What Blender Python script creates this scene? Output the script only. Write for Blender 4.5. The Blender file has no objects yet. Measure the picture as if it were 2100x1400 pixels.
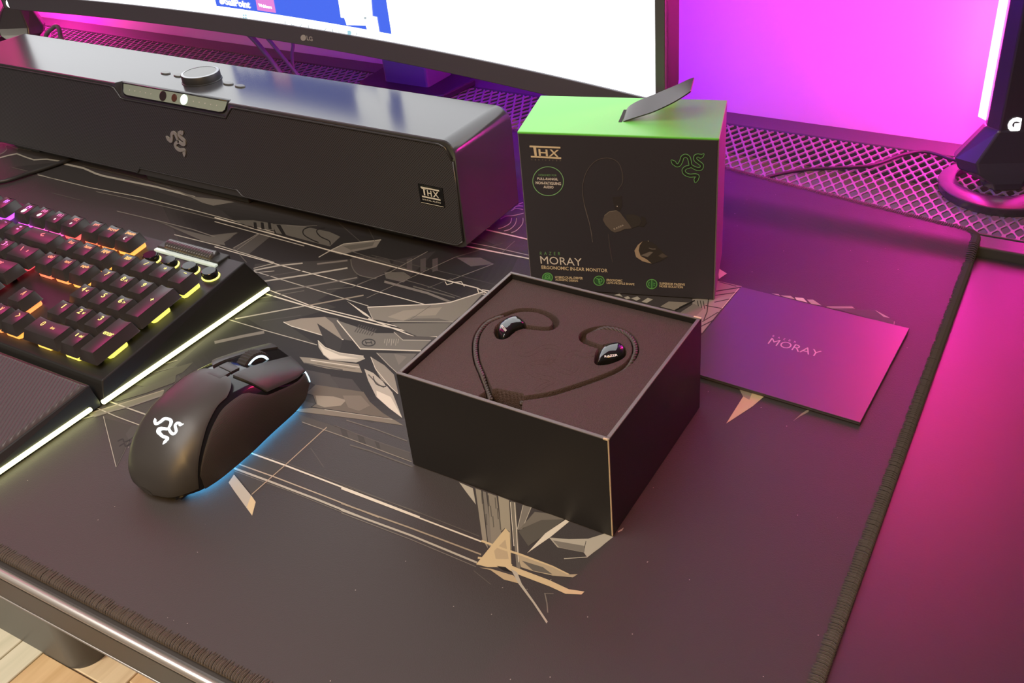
import bpy, bmesh, math, random
import numpy as np
from mathutils import Vector, Matrix
random.seed(4)
C = bpy.context.scene.collection
SC = bpy.context.scene

# ---------------------------------------------------------------- camera
FPX, CAM = 1970.3013, Vector((0.047198, -0.159199, 0.370984))
YAW, PITCH, ROLL = -0.520615, 0.562879, -0.060314
PX, PY = 1050 + 133.601, 700 - 89.630
_f = Vector((math.sin(YAW) * math.cos(PITCH), math.cos(YAW) * math.cos(PITCH), -math.sin(PITCH)))
_r = Vector((math.cos(YAW), -math.sin(YAW), 0))
_u = _r.cross(_f)
CR = _r * math.cos(ROLL) + _u * math.sin(ROLL)
CU = -_r * math.sin(ROLL) + _u * math.cos(ROLL)
cam = bpy.data.cameras.new('camera')
cam_ob = bpy.data.objects.new('camera', cam)
C.objects.link(cam_ob)
cam_ob.matrix_world = Matrix(((CR.x, CU.x, -_f.x, CAM.x), (CR.y, CU.y, -_f.y, CAM.y), (CR.z, CU.z, -_f.z, CAM.z), (0, 0, 0, 1)))
cam.sensor_fit = 'HORIZONTAL'; cam.sensor_width = 36
cam.lens = FPX / 2100 * 36
cam.shift_x = -(PX - 1050) / 2100
cam.shift_y = (PY - 700) / 2100
cam.clip_start = 0.01
SC.camera = cam_ob

# ---------------------------------------------------------------- light and exposure
SC.view_settings.view_transform = 'Standard'
SC.view_settings.look = 'None'
SC.view_settings.gamma = 1.0
SC.view_settings.use_curve_mapping = False
SC.view_settings.exposure = 0.0
SC.cycles.use_denoising = True
SC.cycles.sample_clamp_indirect = 8
SC.cycles.max_bounces = 6
W = bpy.data.worlds.new('room_light'); SC.world = W; W.use_nodes = True
W.node_tree.nodes['Background'].inputs[0].default_value = (1.0, 0.80, 0.97, 1)
W.node_tree.nodes['Background'].inputs[1].default_value = 0.06


def area_light(name, loc, target, size, power, color, sy=None, spread=180):
    L = bpy.data.lights.new(name, 'AREA'); L.shape = 'RECTANGLE'; L.size = size; L.size_y = sy or size
    L.energy = power; L.spread = math.radians(spread); L.color = color
    o = bpy.data.objects.new(name, L); C.objects.link(o); o.location = loc
    d = Vector(target) - Vector(loc)
    o.rotation_euler = d.to_track_quat('-Z', 'Y').to_euler()
    return o


# broad lamp hanging in front of the desk, and a low warm lamp lighting the floor and the desk front
area_light('ceiling_lamp', (-0.50, -0.42, 1.15), (-0.50, -0.45, 0), 0.9, 8.6, (1.0, 0.93, 0.87), spread=112)
area_light('warm_lamp', (0.16, -0.66, 0.90), (-0.34, 0.07, 0.02), 0.42, 1.7, (1.0, 0.58, 0.18), spread=70)
area_light('floor_lamp', (-1.55, -0.95, 0.45), (-1.05, 0.15, -0.5), 0.4, 2.8, (1.0, 0.92, 0.74), spread=52)
area_light('added_pink_fill', (-2.35, 0.25, 0.55), (-2.2, 0.72, 1.15), 0.5, 29, (1.0, 0.05, 0.32))  # unseen pink fill, added so keys and wrist rest reflect a pink wall
LED_POWER = 62.0
LED_COLOR = (0.92, 0.020, 0.44)
LED_COLOR_TOP = (1.0, 0.030, 0.17)
SCREEN_POWER = 2.5

# ---------------------------------------------------------------- helpers


def ray(px, py):
    return (CR * ((px - PX) / FPX) - CU * ((py - PY) / FPX) + _f)


def at(px, py, z=0.0):
    d = ray(px, py); return CAM + d * ((z - CAM.z) / d.z)


def aty(px, py, y):
    d = ray(px, py); return CAM + d * ((y - CAM.y) / d.y)


def hit(px, py, P0, N):
    d = ray(px, py); return CAM + d * ((P0 - CAM).dot(N) / d.dot(N))


def node_mat(name):
    m = bpy.data.materials.new(name); m.use_nodes = True
    nt = m.node_tree; return m, nt, nt.nodes['Principled BSDF']


def mat(name, col, rough=0.5, metal=0.0, emit=None, power=0.0, spec=0.5, sheen=0.0, bump=0.0, bscale=400.0, coat=0.0, vary=0.0, attr=None, sheen_tint=None):
    m, nt, b = node_mat(name)
    b.inputs['Base Color'].default_value = (*col, 1)
    b.inputs['Roughness'].default_value = rough
    b.inputs['Metallic'].default_value = metal
    b.inputs['Specular IOR Level'].default_value = spec
    if sheen:
        b.inputs['Sheen Weight'].default_value = sheen; b.inputs['Sheen Roughness'].default_value = 0.45
        if sheen_tint: b.inputs['Sheen Tint'].default_value = (*sheen_tint, 1)
    if coat:
        b.inputs['Coat Weight'].default_value = coat; b.inputs['Coat Roughness'].default_value = 0.06
    if emit:
        b.inputs['Emission Color'].default_value = (*emit, 1); b.inputs['Emission Strength'].default_value = power
    if attr:
        a = nt.nodes.new('ShaderNodeVertexColor'); a.layer_name = attr
        nt.links.new(a.outputs[0], b.inputs['Base Color'])
    if bump or vary:
        tc = nt.nodes.new('ShaderNodeTexCoord'); n = nt.nodes.new('ShaderNodeTexNoise')
        n.inputs['Scale'].default_value = bscale; n.inputs['Detail'].default_value = 3
        nt.links.new(tc.outputs['Object'], n.inputs['Vector'])
        if bump:
            bp = nt.nodes.new('ShaderNodeBump'); bp.inputs['Strength'].default_value = bump; bp.inputs['Distance'].default_value = 0.001
            nt.links.new(n.outputs['Fac'], bp.inputs['Height']); nt.links.new(bp.outputs[0], b.inputs['Normal'])
        if vary:
            mx = nt.nodes.new('ShaderNodeMix'); mx.data_type = 'RGBA'
            mx.inputs[6].default_value = (*[c * (1 - vary) for c in col], 1); mx.inputs[7].default_value = (*[min(1, c * (1 + vary)) for c in col], 1)
            nt.links.new(n.outputs['Fac'], mx.inputs[0]); nt.links.new(mx.outputs[2], b.inputs['Base Color'])
    return m


ORG = {}


class MB:
    """collects faces in world coordinates, builds them as one mesh object"""
    def __init__(self):
        self.v = []; self.f = []; self.c = []

    def add(self, vs, fs, col=None):
        n = len(self.v)
        self.v += [tuple(p) for p in vs]
        for f in fs:
            self.f.append([n + i for i in f]); self.c.append(col)
        return self

    def box(self, lo, hi, R=None, o=None):
        x0, y0, z0 = lo; x1, y1, z1 = hi
        vs = [Vector(p) for p in ((x0, y0, z0), (x1, y0, z0), (x1, y1, z0), (x0, y1, z0), (x0, y0, z1), (x1, y0, z1), (x1, y1, z1), (x0, y1, z1))]
        if R is not None: vs = [R @ p for p in vs]
        if o is not None: vs = [p + Vector(o) for p in vs]
        return self.add(vs, [(0, 3, 2, 1), (4, 5, 6, 7), (0, 1, 5, 4), (1, 2, 6, 5), (2, 3, 7, 6), (3, 0, 4, 7)])

    def loft(self, rings, close=True, cap=True, col=None):
        n = len(rings[0]); vs = [p for r in rings for p in r]; fs = []
        for i in range(len(rings) - 1):
            for j in range(n if close else n - 1):
                a = i * n + j; b = i * n + (j + 1) % n
                fs.append((a, b, b + n, a + n))
        if cap and close:
            fs.append(tuple(reversed(range(n)))); k = (len(rings) - 1) * n
            fs.append(tuple(range(k, k + n)))
        return self.add(vs, fs, col)

    def tube(self, pts, r, n=8, cap=True):
        pts = [Vector(p) for p in pts]; rings = []
        rr = r if isinstance(r, (list, tuple)) else [r] * len(pts)
        ref = Vector((0, 0, 1)); prev = None
        for i, p in enumerate(pts):
            t = (pts[min(i + 1, len(pts) - 1)] - pts[max(i - 1, 0)]).normalized()
            if prev is None:
                a = t.cross(ref)
                if a.length < 0.05: a = t.cross(Vector((1, 0, 0)))
                a.normalize()
            else:
                a = (prev - t * prev.dot(t)).normalized()
            prev = a; b = a.cross(t)
            rings.append([p + a * (rr[i] * math.cos(2 * math.pi * k / n)) - b * (rr[i] * math.sin(2 * math.pi * k / n)) for k in range(n)])
        return self.loft(rings, True, cap)

    def grid(self, fn, nu, nv, flip=False, col=None):
        vs = [fn(i / nu, j / nv) for i in range(nu + 1) for j in range(nv + 1)]; fs = []
        for i in range(nu):
            for j in range(nv):
                a = i * (nv + 1) + j; q = (a, a + nv + 1, a + nv + 2, a + 1)
                fs.append(q[::-1] if flip else q)
        return self.add(vs, fs, col)

    def prism(self, poly, up):
        up = Vector(up); a = [Vector(p) for p in poly]; n = len(a)
        nrm = Vector((0, 0, 0))
        for i in range(n): nrm += a[i].cross(a[(i + 1) % n])
        if nrm.dot(up) < 0: a.reverse()
        return self.loft([a, [p + up for p in a]])

    def build(self, name, m, parent=None, smooth=False, attr=False, bevel=0.0, seg=2, angle=35):
        me = bpy.data.meshes.new(name)
        o0 = ORG.get(parent.name, Vector((0, 0, 0))) if parent else Vector((0, 0, 0))
        arr = np.array(self.v, dtype=np.float64).reshape(-1, 3) - np.array(o0)
        me.from_pydata(arr.tolist(), [], self.f)
        if attr:
            ca = me.color_attributes.new('ink', 'FLOAT_COLOR', 'CORNER'); buf = []
            for f, c in zip(self.f, self.c):
                buf += [c[0], c[1], c[2], 1.0] * len(f)
            ca.data.foreach_set('color', buf)
        for x in (m if isinstance(m, (list, tuple)) else [m]): me.materials.append(x)
        me.update()
        if smooth: me.shade_smooth()
        ob = bpy.data.objects.new(name, me); C.objects.link(ob)
        if parent: ob.parent = parent
        ORG[ob.name] = o0
        if bevel:
            b = ob.modifiers.new('edge', 'BEVEL'); b.width = bevel; b.segments = seg; b.limit_method = 'ANGLE'; b.angle_limit = math.radians(angle)
            b.harden_normals = False
        return ob


def fix_normals(ob):
    bm = bmesh.new(); bm.from_mesh(ob.data); bmesh.ops.recalc_face_normals(bm, faces=bm.faces); bm.to_mesh(ob.data); bm.free()
    return ob


def smooth_by_angle(ob, deg=40):
    bm = bmesh.new(); bm.from_mesh(ob.data)
    for f in bm.faces: f.smooth = True
    for e in bm.edges:
        if len(e.link_faces) == 2 and e.calc_face_angle(0) > math.radians(deg): e.smooth = False
    bm.to_mesh(ob.data); bm.free()
    return ob


def tag(o, label=None, cat=None, group=None, kind=None):
    if label: o['label'] = label
    if cat: o['category'] = cat
    if group: o['group'] = group
    if kind: o['kind'] = kind
    return o


def thing(name, label, cat, loc, group=None):
    o = bpy.data.objects.new(name, None); C.objects.link(o); o.location = loc
    o.empty_display_size = 0.02
    ORG[o.name] = Vector(loc)
    return tag(o, label, cat, group)


def copy_tree(o, parent=None):
    c = o.copy(); C.objects.link(c); c.parent = parent
    for ch in list(o.children): copy_tree(ch, c)
    return c


def smooth_line(pts, n=6):
    """Catmull-Rom through the points"""
    P = [Vector(p) for p in pts]; out = []
    for i in range(len(P) - 1):
        a = P[max(i - 1, 0)]; b = P[i]; c = P[i + 1]; d = P[min(i + 2, len(P) - 1)]
        for k in range(n):
            t = k / n
            out.append(0.5 * ((2 * b) + (c - a) * t + (2 * a - 5 * b + 4 * c - d) * t * t + (3 * b - a - 3 * c + d) * t ** 3))
    out.append(P[-1]); return out


def ribbon2d(pts, w):
    """flat ribbon of width w (number or per-point list) along 2D points -> left and right lists"""
    P = [Vector((p[0], p[1])) for p in pts]; L = []; R = []
    ww = w if isinstance(w, (list, tuple)) else [w] * len(P)
    for i, p in enumerate(P):
        t = (P[min(i + 1, len(P) - 1)] - P[max(i - 1, 0)]); t.normalize()
        n = Vector((-t.y, t.x)); L.append(p + n * ww[i] / 2); R.append(p - n * ww[i] / 2)
    return L, R


_TXT = {}


def text_geo(s, bold=0.0):
    k = (s, bold)
    if k not in _TXT:
        cu = bpy.data.curves.new('t', 'FONT'); cu.body = s; cu.resolution_u = 3; cu.offset = bold
        ob = bpy.data.objects.new('t', cu); C.objects.link(ob)
        dg = bpy.context.evaluated_depsgraph_get()
        me = bpy.data.meshes.new_from_object(ob.evaluated_get(dg))
        v = np.array([tuple(x.co) for x in me.vertices]).reshape(-1, 3)[:, :2]; f = [tuple(p.vertices) for p in me.polygons]
        C.objects.unlink(ob); bpy.data.objects.remove(ob); bpy.data.curves.remove(cu); bpy.data.meshes.remove(me)
        lo = v.min(0); hi = v.max(0); _TXT[k] = ((v - lo) / (hi - lo), f)
    return _TXT[k]


def text_into(mb, s, O, X, Y, N, bold=0.0, depth=0.0, col=None):
    """writes s into the parallelogram O, X (full width), Y (cap height), lifted along N"""
    v, f = text_geo(s, bold)
    top = [O + X * a + Y * b + N for a, b in v]
    mb.add(top, f, col)
    return mb


def text_px(mb, s, pl, pr, pt, P0, N, lift=0.0002, bold=0.0, col=None):
    O = hit(*pl, P0, N); X = hit(*pr, P0, N) - O; Y = hit(*pt, P0, N) - O
    return text_into(mb, s, O, X, Y, N * lift, bold, 0, col)


class Print:
    """flat printed shapes on a plane, given in photo pixels of a zoomed crop (ox, oy, scale)"""
    def __init__(self, P0, N, lift=0.0002, step=1e-6, clip=None):
        self.mb = MB(); self.P0 = P0; self.N = N; self.h = lift; self.step = step; self.crop = (0, 0, 1.0)

    def p3(self, p, h):
        ox, oy, s = self.crop
        return hit(ox + p[0] / s, oy + p[1] / s, self.P0, self.N) + self.N * h

    def poly(self, pts, col):
        self.h += self.step
        self._face([self.p3(p, self.h) for p in pts], col)

    def _face(self, P, col):
        n = Vector((0, 0, 0))
        for i in range(len(P)): n += (P[i] - P[0]).cross(P[(i + 1) % len(P)] - P[0])
        if n.dot(self.N) < 0: P = P[::-1]
        self.mb.add(P, [tuple(range(len(P)))], col)

    def line(self, pts, w, col, smooth=0):
        self.h += self.step
        if smooth: pts = smooth_line([(p[0], p[1], 0) for p in pts], smooth)
        L, R = ribbon2d(pts, w)
        for i in range(len(L) - 1):
            self._face([self.p3(q, self.h) for q in (L[i], L[i + 1], R[i + 1], R[i])], col)

    def ring(self, c, rx, ry, w, col, n=40, rot=0.0):
        self.h += self.step
        f = lambda a, k: (c[0] + (rx + k) * math.cos(a) * math.cos(rot) - (ry + k) * math.sin(a) * math.sin(rot), c[1] + (ry + k) * math.sin(a) * math.cos(rot) + (rx + k) * math.cos(a) * math.sin(rot))
        for i in range(n):
            a, b = 2 * math.pi * i / n, 2 * math.pi * (i + 1) / n
            self._face([self.p3(q, self.h) for q in (f(a, w / 2), f(b, w / 2), f(b, -w / 2), f(a, -w / 2))], col)

    def disc(self, c, rx, ry, col, n=24):
        self.poly([(c[0] + rx * math.cos(2 * math.pi * i / n), c[1] + ry * math.sin(2 * math.pi * i / n)) for i in range(n)], col)


# emblem of three entwined snakes: centre lines, in a square of about 330 units (x right, y down)
SNAKES = [
    [(1523, 692), (1545, 716), (1572, 742), (1598, 738), (1618, 705), (1632, 664), (1662, 648), (1690, 664), (1702, 700), (1706, 735)],
    [(1838, 622), (1812, 648), (1782, 642), (1757, 652), (1756, 684), (1790, 712), (1817, 735), (1808, 768), (1772, 772), (1732, 756), (1708, 738)],
    [(1755, 912), (1762, 880), (1778, 846), (1754, 836), (1700, 840), (1656, 822), (1642, 790), (1664, 764), (1700, 752), (1712, 730)],
]


def emblem_lines(n=5):
    out = []
    for s in SNAKES:
        L = smooth_line([((x - 1690) / 330, -(y - 765) / 330, 0) for x, y in s], n)
        m = len(L); w = []
        for i in range(m):
            t = i / (m - 1)
            w.append(0.015 + 0.075 * min(1, t * 9) * (1.35 if 0.05 < t < 0.16 else 1.0) * (1 - 0.25 * max(0, t - 0.8) / 0.2))
        out.append((L, w))
    return out


def emblem_into(mb, O, X, Y, N, grow=0.0, col=None, thick=0.0):
    """emblem centred at O; X, Y are the vectors spanning one unit of its size"""
    for L, w in emblem_lines():
        a, b = ribbon2d(L, [max(0.004, x + grow) for x in w])
        top = [O + X * p.x + Y * p.y + N for p in a] + [O + X * p.x + Y * p.y + N for p in b]
        n = len(a)
        mb.add(top, [(i, i + n, i + n + 1, i + 1) for i in range(n - 1)], col)
        if thick:
            T = N.normalized() * -thick
            mb.add(top + [p + T for p in top], [(i, i + 1, i + 1 + 2 * n, i + 2 * n) for i in range(n - 1)] + [(n + i, 3 * n + i, 3 * n + i + 1, n + i + 1) for i in range(n - 1)], col)
    return mb
# ---------------------------------------------------------------- materials
M = {}
M['wall'] = mat('wall_magenta_tint', (0.80, 0.48, 0.78), 0.75, bump=0.25, bscale=160, spec=0.3)  # green lowered in the base colour: part of the magenta glow is painted in
M['desk_top'] = mat('black_desk_laminate', (0.034, 0.030, 0.030), 0.40, bump=0.04, bscale=900, spec=1.0)
M['desk_metal'] = mat('black_powder_coat', (0.060, 0.060, 0.058), 0.34, bump=0.08, bscale=1500)
M['edge_metal'] = mat('polished_edge_strip', (0.62, 0.62, 0.60), 0.35, metal=0.7)
M['mesh_metal'] = mat('painted_expanded_metal', (0.24, 0.20, 0.24), 0.38)
M['rubber'] = mat('black_rubber', (0.02, 0.02, 0.02), 0.8)
M['stitch'] = mat('brown_black_thread', (0.062, 0.050, 0.046), 0.8, sheen=0.25)
M['plastic'] = mat('black_matte_plastic', (0.045, 0.045, 0.050), 0.18, spec=0.6)
M['plastic_soft'] = mat('black_satin_plastic', (0.024, 0.024, 0.025), 0.48, bump=0.05, bscale=2500)
M['gloss'] = mat('black_gloss_plastic', (0.008, 0.008, 0.009), 0.08)
M['bezel'] = mat('dark_grey_bezel', (0.095, 0.092, 0.115), 0.42)
M['silver'] = mat('pale_grey_print', (0.50, 0.50, 0.50), 0.4)
M['grey_metal'] = mat('brushed_grey_metal', (0.30, 0.30, 0.31), 0.3, metal=0.9)
M['cable'] = mat('black_cable_sheath', (0.03, 0.03, 0.032), 0.45)
M['white_glow'] = mat('white_backlight', (0.9, 0.9, 0.9), 0.4, emit=(1, 1, 1), power=2.5)
M['diffuser'] = mat('lit_diffuser', (0.9, 0.9, 0.9), 0.4, emit=LED_COLOR, power=LED_POWER)
M['diffuser_top'] = mat('lit_diffuser_top', (0.9, 0.9, 0.9), 0.4, emit=LED_COLOR_TOP, power=LED_POWER)
M['violet_led'] = mat('violet_led_strip', (0.9, 0.9, 0.9), 0.4, emit=(0.22, 0.010, 1.0), power=42)
M['ink'] = mat('printed_ink', (0.5, 0.5, 0.5), 0.62, attr='ink', spec=0.35)


def mat_fabric():
    m, nt, b = node_mat('cloth_mat_top')
    b.inputs['Roughness'].default_value = 0.50; b.inputs['Specular IOR Level'].default_value = 0.36
    b.inputs['Sheen Weight'].default_value = 0.03; b.inputs['Sheen Roughness'].default_value = 0.5
    tc = nt.nodes.new('ShaderNodeTexCoord')
    vo = nt.nodes.new('ShaderNodeTexVoronoi'); vo.inputs['Scale'].default_value = 260
    nt.links.new(tc.outputs['Object'], vo.inputs['Vector'])
    lt = nt.nodes.new('ShaderNodeMath'); lt.operation = 'LESS_THAN'; lt.inputs[1].default_value = 0.075
    nt.links.new(vo.outputs['Distance'], lt.inputs[0])
    sp = nt.nodes.new('ShaderNodeSeparateColor'); nt.links.new(vo.outputs['Color'], sp.inputs[0])
    gt = nt.nodes.new('ShaderNodeMath'); gt.operation = 'GREATER_THAN'; gt.inputs[1].default_value = 0.94
    nt.links.new(sp.outputs[0], gt.inputs[0])
    mu = nt.nodes.new('ShaderNodeMath'); mu.operation = 'MULTIPLY'
    nt.links.new(lt.outputs[0], mu.inputs[0]); nt.links.new(gt.outputs[0], mu.inputs[1])
    mx = nt.nodes.new('ShaderNodeMix'); mx.data_type = 'RGBA'
    mx.inputs[6].default_value = (0.047, 0.042, 0.044, 1); mx.inputs[7].default_value = (0.35, 0.33, 0.30, 1)
    nt.links.new(mu.outputs[0], mx.inputs[0]); nt.links.new(mx.outputs[2], b.inputs['Base Color'])
    n = nt.nodes.new('ShaderNodeTexNoise'); n.inputs['Scale'].default_value = 1800
    nt.links.new(tc.outputs['Object'], n.inputs['Vector'])
    bp = nt.nodes.new('ShaderNodeBump'); bp.inputs['Strength'].default_value = 0.3; bp.inputs['Distance'].default_value = 0.0005
    nt.links.new(n.outputs['Fac'], bp.inputs['Height']); nt.links.new(bp.outputs[0], b.inputs['Normal'])
    return m


def grille_fabric():
    """black perforated speaker mesh: fine round holes as colour and relief"""
    m, nt, b = node_mat('speaker_mesh')
    b.inputs['Roughness'].default_value = 0.55
    tc = nt.nodes.new('ShaderNodeTexCoord'); sp = nt.nodes.new('ShaderNodeSeparateXYZ'); nt.links.new(tc.outputs['Object'], sp.inputs[0])
    outs = []
    for ax in (0, 2):
        a = nt.nodes.new('ShaderNodeMath'); a.operation = 'MULTIPLY'; a.inputs[1].default_value = 2 * math.pi / 0.0021
        nt.links.new(sp.outputs[ax], a.inputs[0])
        s = nt.nodes.new('ShaderNodeMath'); s.operation = 'SINE'; nt.links.new(a.outputs[0], s.inputs[0]); outs.append(s)
    mu = nt.nodes.new('ShaderNodeMath'); mu.operation = 'MULTIPLY'
    nt.links.new(outs[0].outputs[0], mu.inputs[0]); nt.links.new(outs[1].outputs[0], mu.inputs[1])
    rp = nt.nodes.new('ShaderNodeMapRange'); rp.inputs[1].default_value = 0.0; rp.inputs[2].default_value = 0.35
    nt.links.new(mu.outputs[0], rp.inputs[0])
    mx = nt.nodes.new('ShaderNodeMix'); mx.data_type = 'RGBA'
    mx.inputs[6].default_value = (0.062, 0.060, 0.070, 1); mx.inputs[7].default_value = (0.004, 0.004, 0.004, 1)
    nt.links.new(rp.outputs[0], mx.inputs[0]); nt.links.new(mx.outputs[2], b.inputs['Base Color'])
    return m


def wood_tile(name, a, b2):
    m, nt, b = node_mat(name); b.inputs['Roughness'].default_value = 0.4
    tc = nt.nodes.new('ShaderNodeTexCoord'); mp = nt.nodes.new('ShaderNodeMapping'); mp.inputs['Scale'].default_value = (22, 1.6, 1)
    nt.links.new(tc.outputs['Object'], mp.inputs[0])
    n = nt.nodes.new('ShaderNodeTexNoise'); n.inputs['Scale'].default_value = 2.2; n.inputs['Detail'].default_value = 6; n.inputs['Distortion'].default_value = 0.6
    nt.links.new(mp.outputs[0], n.inputs['Vector'])
    cr = nt.nodes.new('ShaderNodeValToRGB'); cr.color_ramp.elements[0].position = 0.32; cr.color_ramp.elements[1].position = 0.68
    cr.color_ramp.elements[0].color = (*a, 1); cr.color_ramp.elements[1].color = (*b2, 1)
    nt.links.new(n.outputs['Fac'], cr.inputs[0]); nt.links.new(cr.outputs[0], b.inputs['Base Color'])
    return m


# ---------------------------------------------------------------- wall and floor
FLOOR_Z = -0.725
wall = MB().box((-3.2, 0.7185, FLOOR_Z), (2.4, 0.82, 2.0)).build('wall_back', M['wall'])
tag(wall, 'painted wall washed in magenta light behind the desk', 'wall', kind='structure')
floor = MB().box((-3.2, -2.4, FLOOR_Z - 0.05), (2.4, 0.7185, FLOOR_Z - 0.006)).build('floor', mat('tile_grout', (0.30, 0.26, 0.20), 0.8))
tag(floor, 'floor of pale wood-look plank tiles under the desk', 'floor', kind='structure')
WT = [wood_tile('oak_tile_light', (0.62, 0.48, 0.31), (0.78, 0.64, 0.45)), wood_tile('oak_tile_grey', (0.62, 0.59, 0.47), (0.78, 0.72, 0.60)), wood_tile('oak_tile_tan', (0.58, 0.38, 0.20), (0.72, 0.51, 0.30))]
xs = [-2.02, -1.868, -1.716, -1.564, -1.412, -1.264, -1.116, -1.0700, -0.921, -0.771, -0.62, -0.469, -0.318, -0.167, -0.016, 0.135, 0.286, 0.437, 0.588]
random.seed(11)
for i in range(len(xs) - 1):
    y = -0.9 + random.random() * 0.4
    if abs(xs[i] + 1.07) < 0.01: y = 0.233 - 0.9
    k = 0
    while y < 0.71:
        y1 = min(y + 0.9, 0.715)
        if y1 - y > 0.03:
            p = MB().box((xs[i] + 0.0012, y + 0.0012, FLOOR_Z - 0.006), (xs[i + 1] - 0.0012, y1 - 0.0012, FLOOR_Z)).build('plank', WT[(i * 2 + k) % 3], floor, bevel=0.001, seg=1)
        y = y1; k += 1

# ---------------------------------------------------------------- desk
DESK_Z = -0.0042
desk = thing('desk', 'black desk with a perforated metal rear shelf, under the printed mat', 'desk', (-0.5, 0.3, FLOOR_Z))
MB().box((-1.5, 0.0, DESK_Z - 0.021), (0.62, 0.529, DESK_Z)).build('desktop', M['desk_top'], desk, bevel=0.0012)
MB().tube([(-1.5, -0.0012, DESK_Z - 0.0022), (0.62, -0.0012, DESK_Z - 0.0022)], 0.0024, 10).build('edge_strip', M['edge_metal'], desk, smooth=True)
MB().box((-1.5, -0.0030, DESK_Z - 0.024), (0.62, 0.004, DESK_Z - 0.0045)).build('front_rail', M['desk_metal'], desk, bevel=0.0008)
MB().tube([(-1.5, -0.0028, DESK_Z - 0.0240), (0.62, -0.0028, DESK_Z - 0.0240)], 0.0008, 6).build('lip_light_line', M['edge_metal'], desk, smooth=True)  # bright bead added to draw the lit line along the lower lip
MB().box((-1.5, 0.529, -0.028), (0.62, 0.5480, 0.0038)).build('shelf_rail', M['desk_metal'], desk, bevel=0.0012)
MB().box((-1.5, 0.5480, 0.0012), (0.62, 0.5500, 0.0046)).build('shelf_lip', M['desk_metal'], desk, bevel=0.0006)
MB().box((-1.5, 0.6870, -0.028), (0.62, 0.7165, 0.0042)).build('rear_rail', M['desk_metal'], desk, bevel=0.0012)
mm = MB()
HX, HY, TH = 0.01015 / 2, 0.0195 / 2, 0.0014
for j in range(-10, 6):
    cy = 0.6424 + j * HY
    if not 0.5445 < cy < 0.692: continue
    for i in range(-146, 68):
        cx = -0.0755 + (i + (0.5 if j % 2 else 0)) * 0.01015
        if not -1.49 < cx < 0.61: continue
        out = [(HX, 0), (0, HY), (-HX, 0), (0, -HY)]
        inn = []
        k = 0.83
        for q in range(4):
            c0 = Vector((*out[q], 0)) * k; nx = Vector((*out[(q + 1) % 4], 0)) * k; pv = Vector((*out[(q - 1) % 4], 0)) * k
            t = 0.15
            inn += [c0.lerp(pv, t), c0.lerp(nx, t)]
        vs = [(cx + a, cy + b, 0.003) for a, b in out] + [(cx + p.x, cy + p.y, 0.003) for p in inn] + [(cx + p.x, cy + p.y, 0.003 - TH) for p in inn]
        fs = []
        for q in range(4):
            a, b = 4 + 2 * q, 5 + 2 * q
            fs.append((q, b, a)); n2 = 4 + 2 * ((q + 1) % 4)
            fs.append((q, (q + 1) % 4, n2, b))
        for q in range(8):
            a, b = 4 + q, 4 + (q + 1) % 8
            fs.append((a, b, b + 8, a + 8))
        mm.add(vs, fs)
tag(mm.build('mesh_panel', M['mesh_metal'], desk), 'expanded metal mesh with diamond holes', kind='stuff')


M['leg'] = mat('grey_black_leg', (0.085, 0.082, 0.078), 0.45)


def round_leg(x0, x1, y0, y1, r=0.032):
    prof = []
    for cx, cy, a0 in ((x1 - r, y0 + r, -90), (x1 - r, y1 - r, 0), (x0 + r, y1 - r, 90), (x0 + r, y0 + r, 180)):
        for k in range(9):
            a = math.radians(a0 + k * 90 / 8); prof.append((cx + r * math.cos(a), cy + r * math.sin(a)))
    b = MB()
    b.loft([[(x, y, FLOOR_Z) for x, y in prof], [(x, y, -0.0255) for x, y in prof]])
    return smooth_by_angle(b.build('leg', M['leg'], desk))


round_leg(-1.36, -0.985, 0.232, 0.44)
round_leg(0.44, 0.60, 0.232, 0.44)

# ---------------------------------------------------------------- desk mat
M['cloth'] = mat_fabric()
mat_t = thing('desk_mat', 'large black cloth desk mat with stitched rim and pale mecha line-art', 'desk mat', (-0.5, 0.3, DESK_Z))
BACK = [(-0.003, 0.5465), (-0.03, 0.5500), (-0.08, 0.5585), (-0.15, 0.5705), (-0.2235, 0.5840), (-0.32, 0.5900), (-0.6, 0.590), (-1.25, 0.590)]


def back_y(x):
    for (a, ya), (b, yb) in zip(BACK, BACK[1:]):
        if b <= x <= a:
            return ya + (yb - ya) * (a - x) / (a - b)
    return BACK[0][1] if x > BACK[0][0] else BACK[-1][1]


def mat_z(y):
    t = min(1, max(0, (y - 0.507) / 0.021)); t = t * t * (3 - 2 * t)
    return 0.0082 * t


MX0, MY0 = -1.25, 0.0042
RC = 0.012
xsm = [0.0 - RC * (1 - math.sin(math.radians(a))) for a in range(90, -1, -15)] + [-0.03, -0.05, -0.08, -0.11, -0.15, -0.19, -0.2235, -0.28, -0.32, -0.45, -0.6, -0.8, -1.0, -1.25]


def mat_pt(i, v):
    x = xsm[i]
    d = max(0.0, x + RC); ins = RC - math.sqrt(max(0, RC * RC - d * d)) if d > 0 else 0
    y0 = MY0 + ins; y1 = back_y(x) - ins
    return (x, y0 + (y1 - y0) * v)


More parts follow.
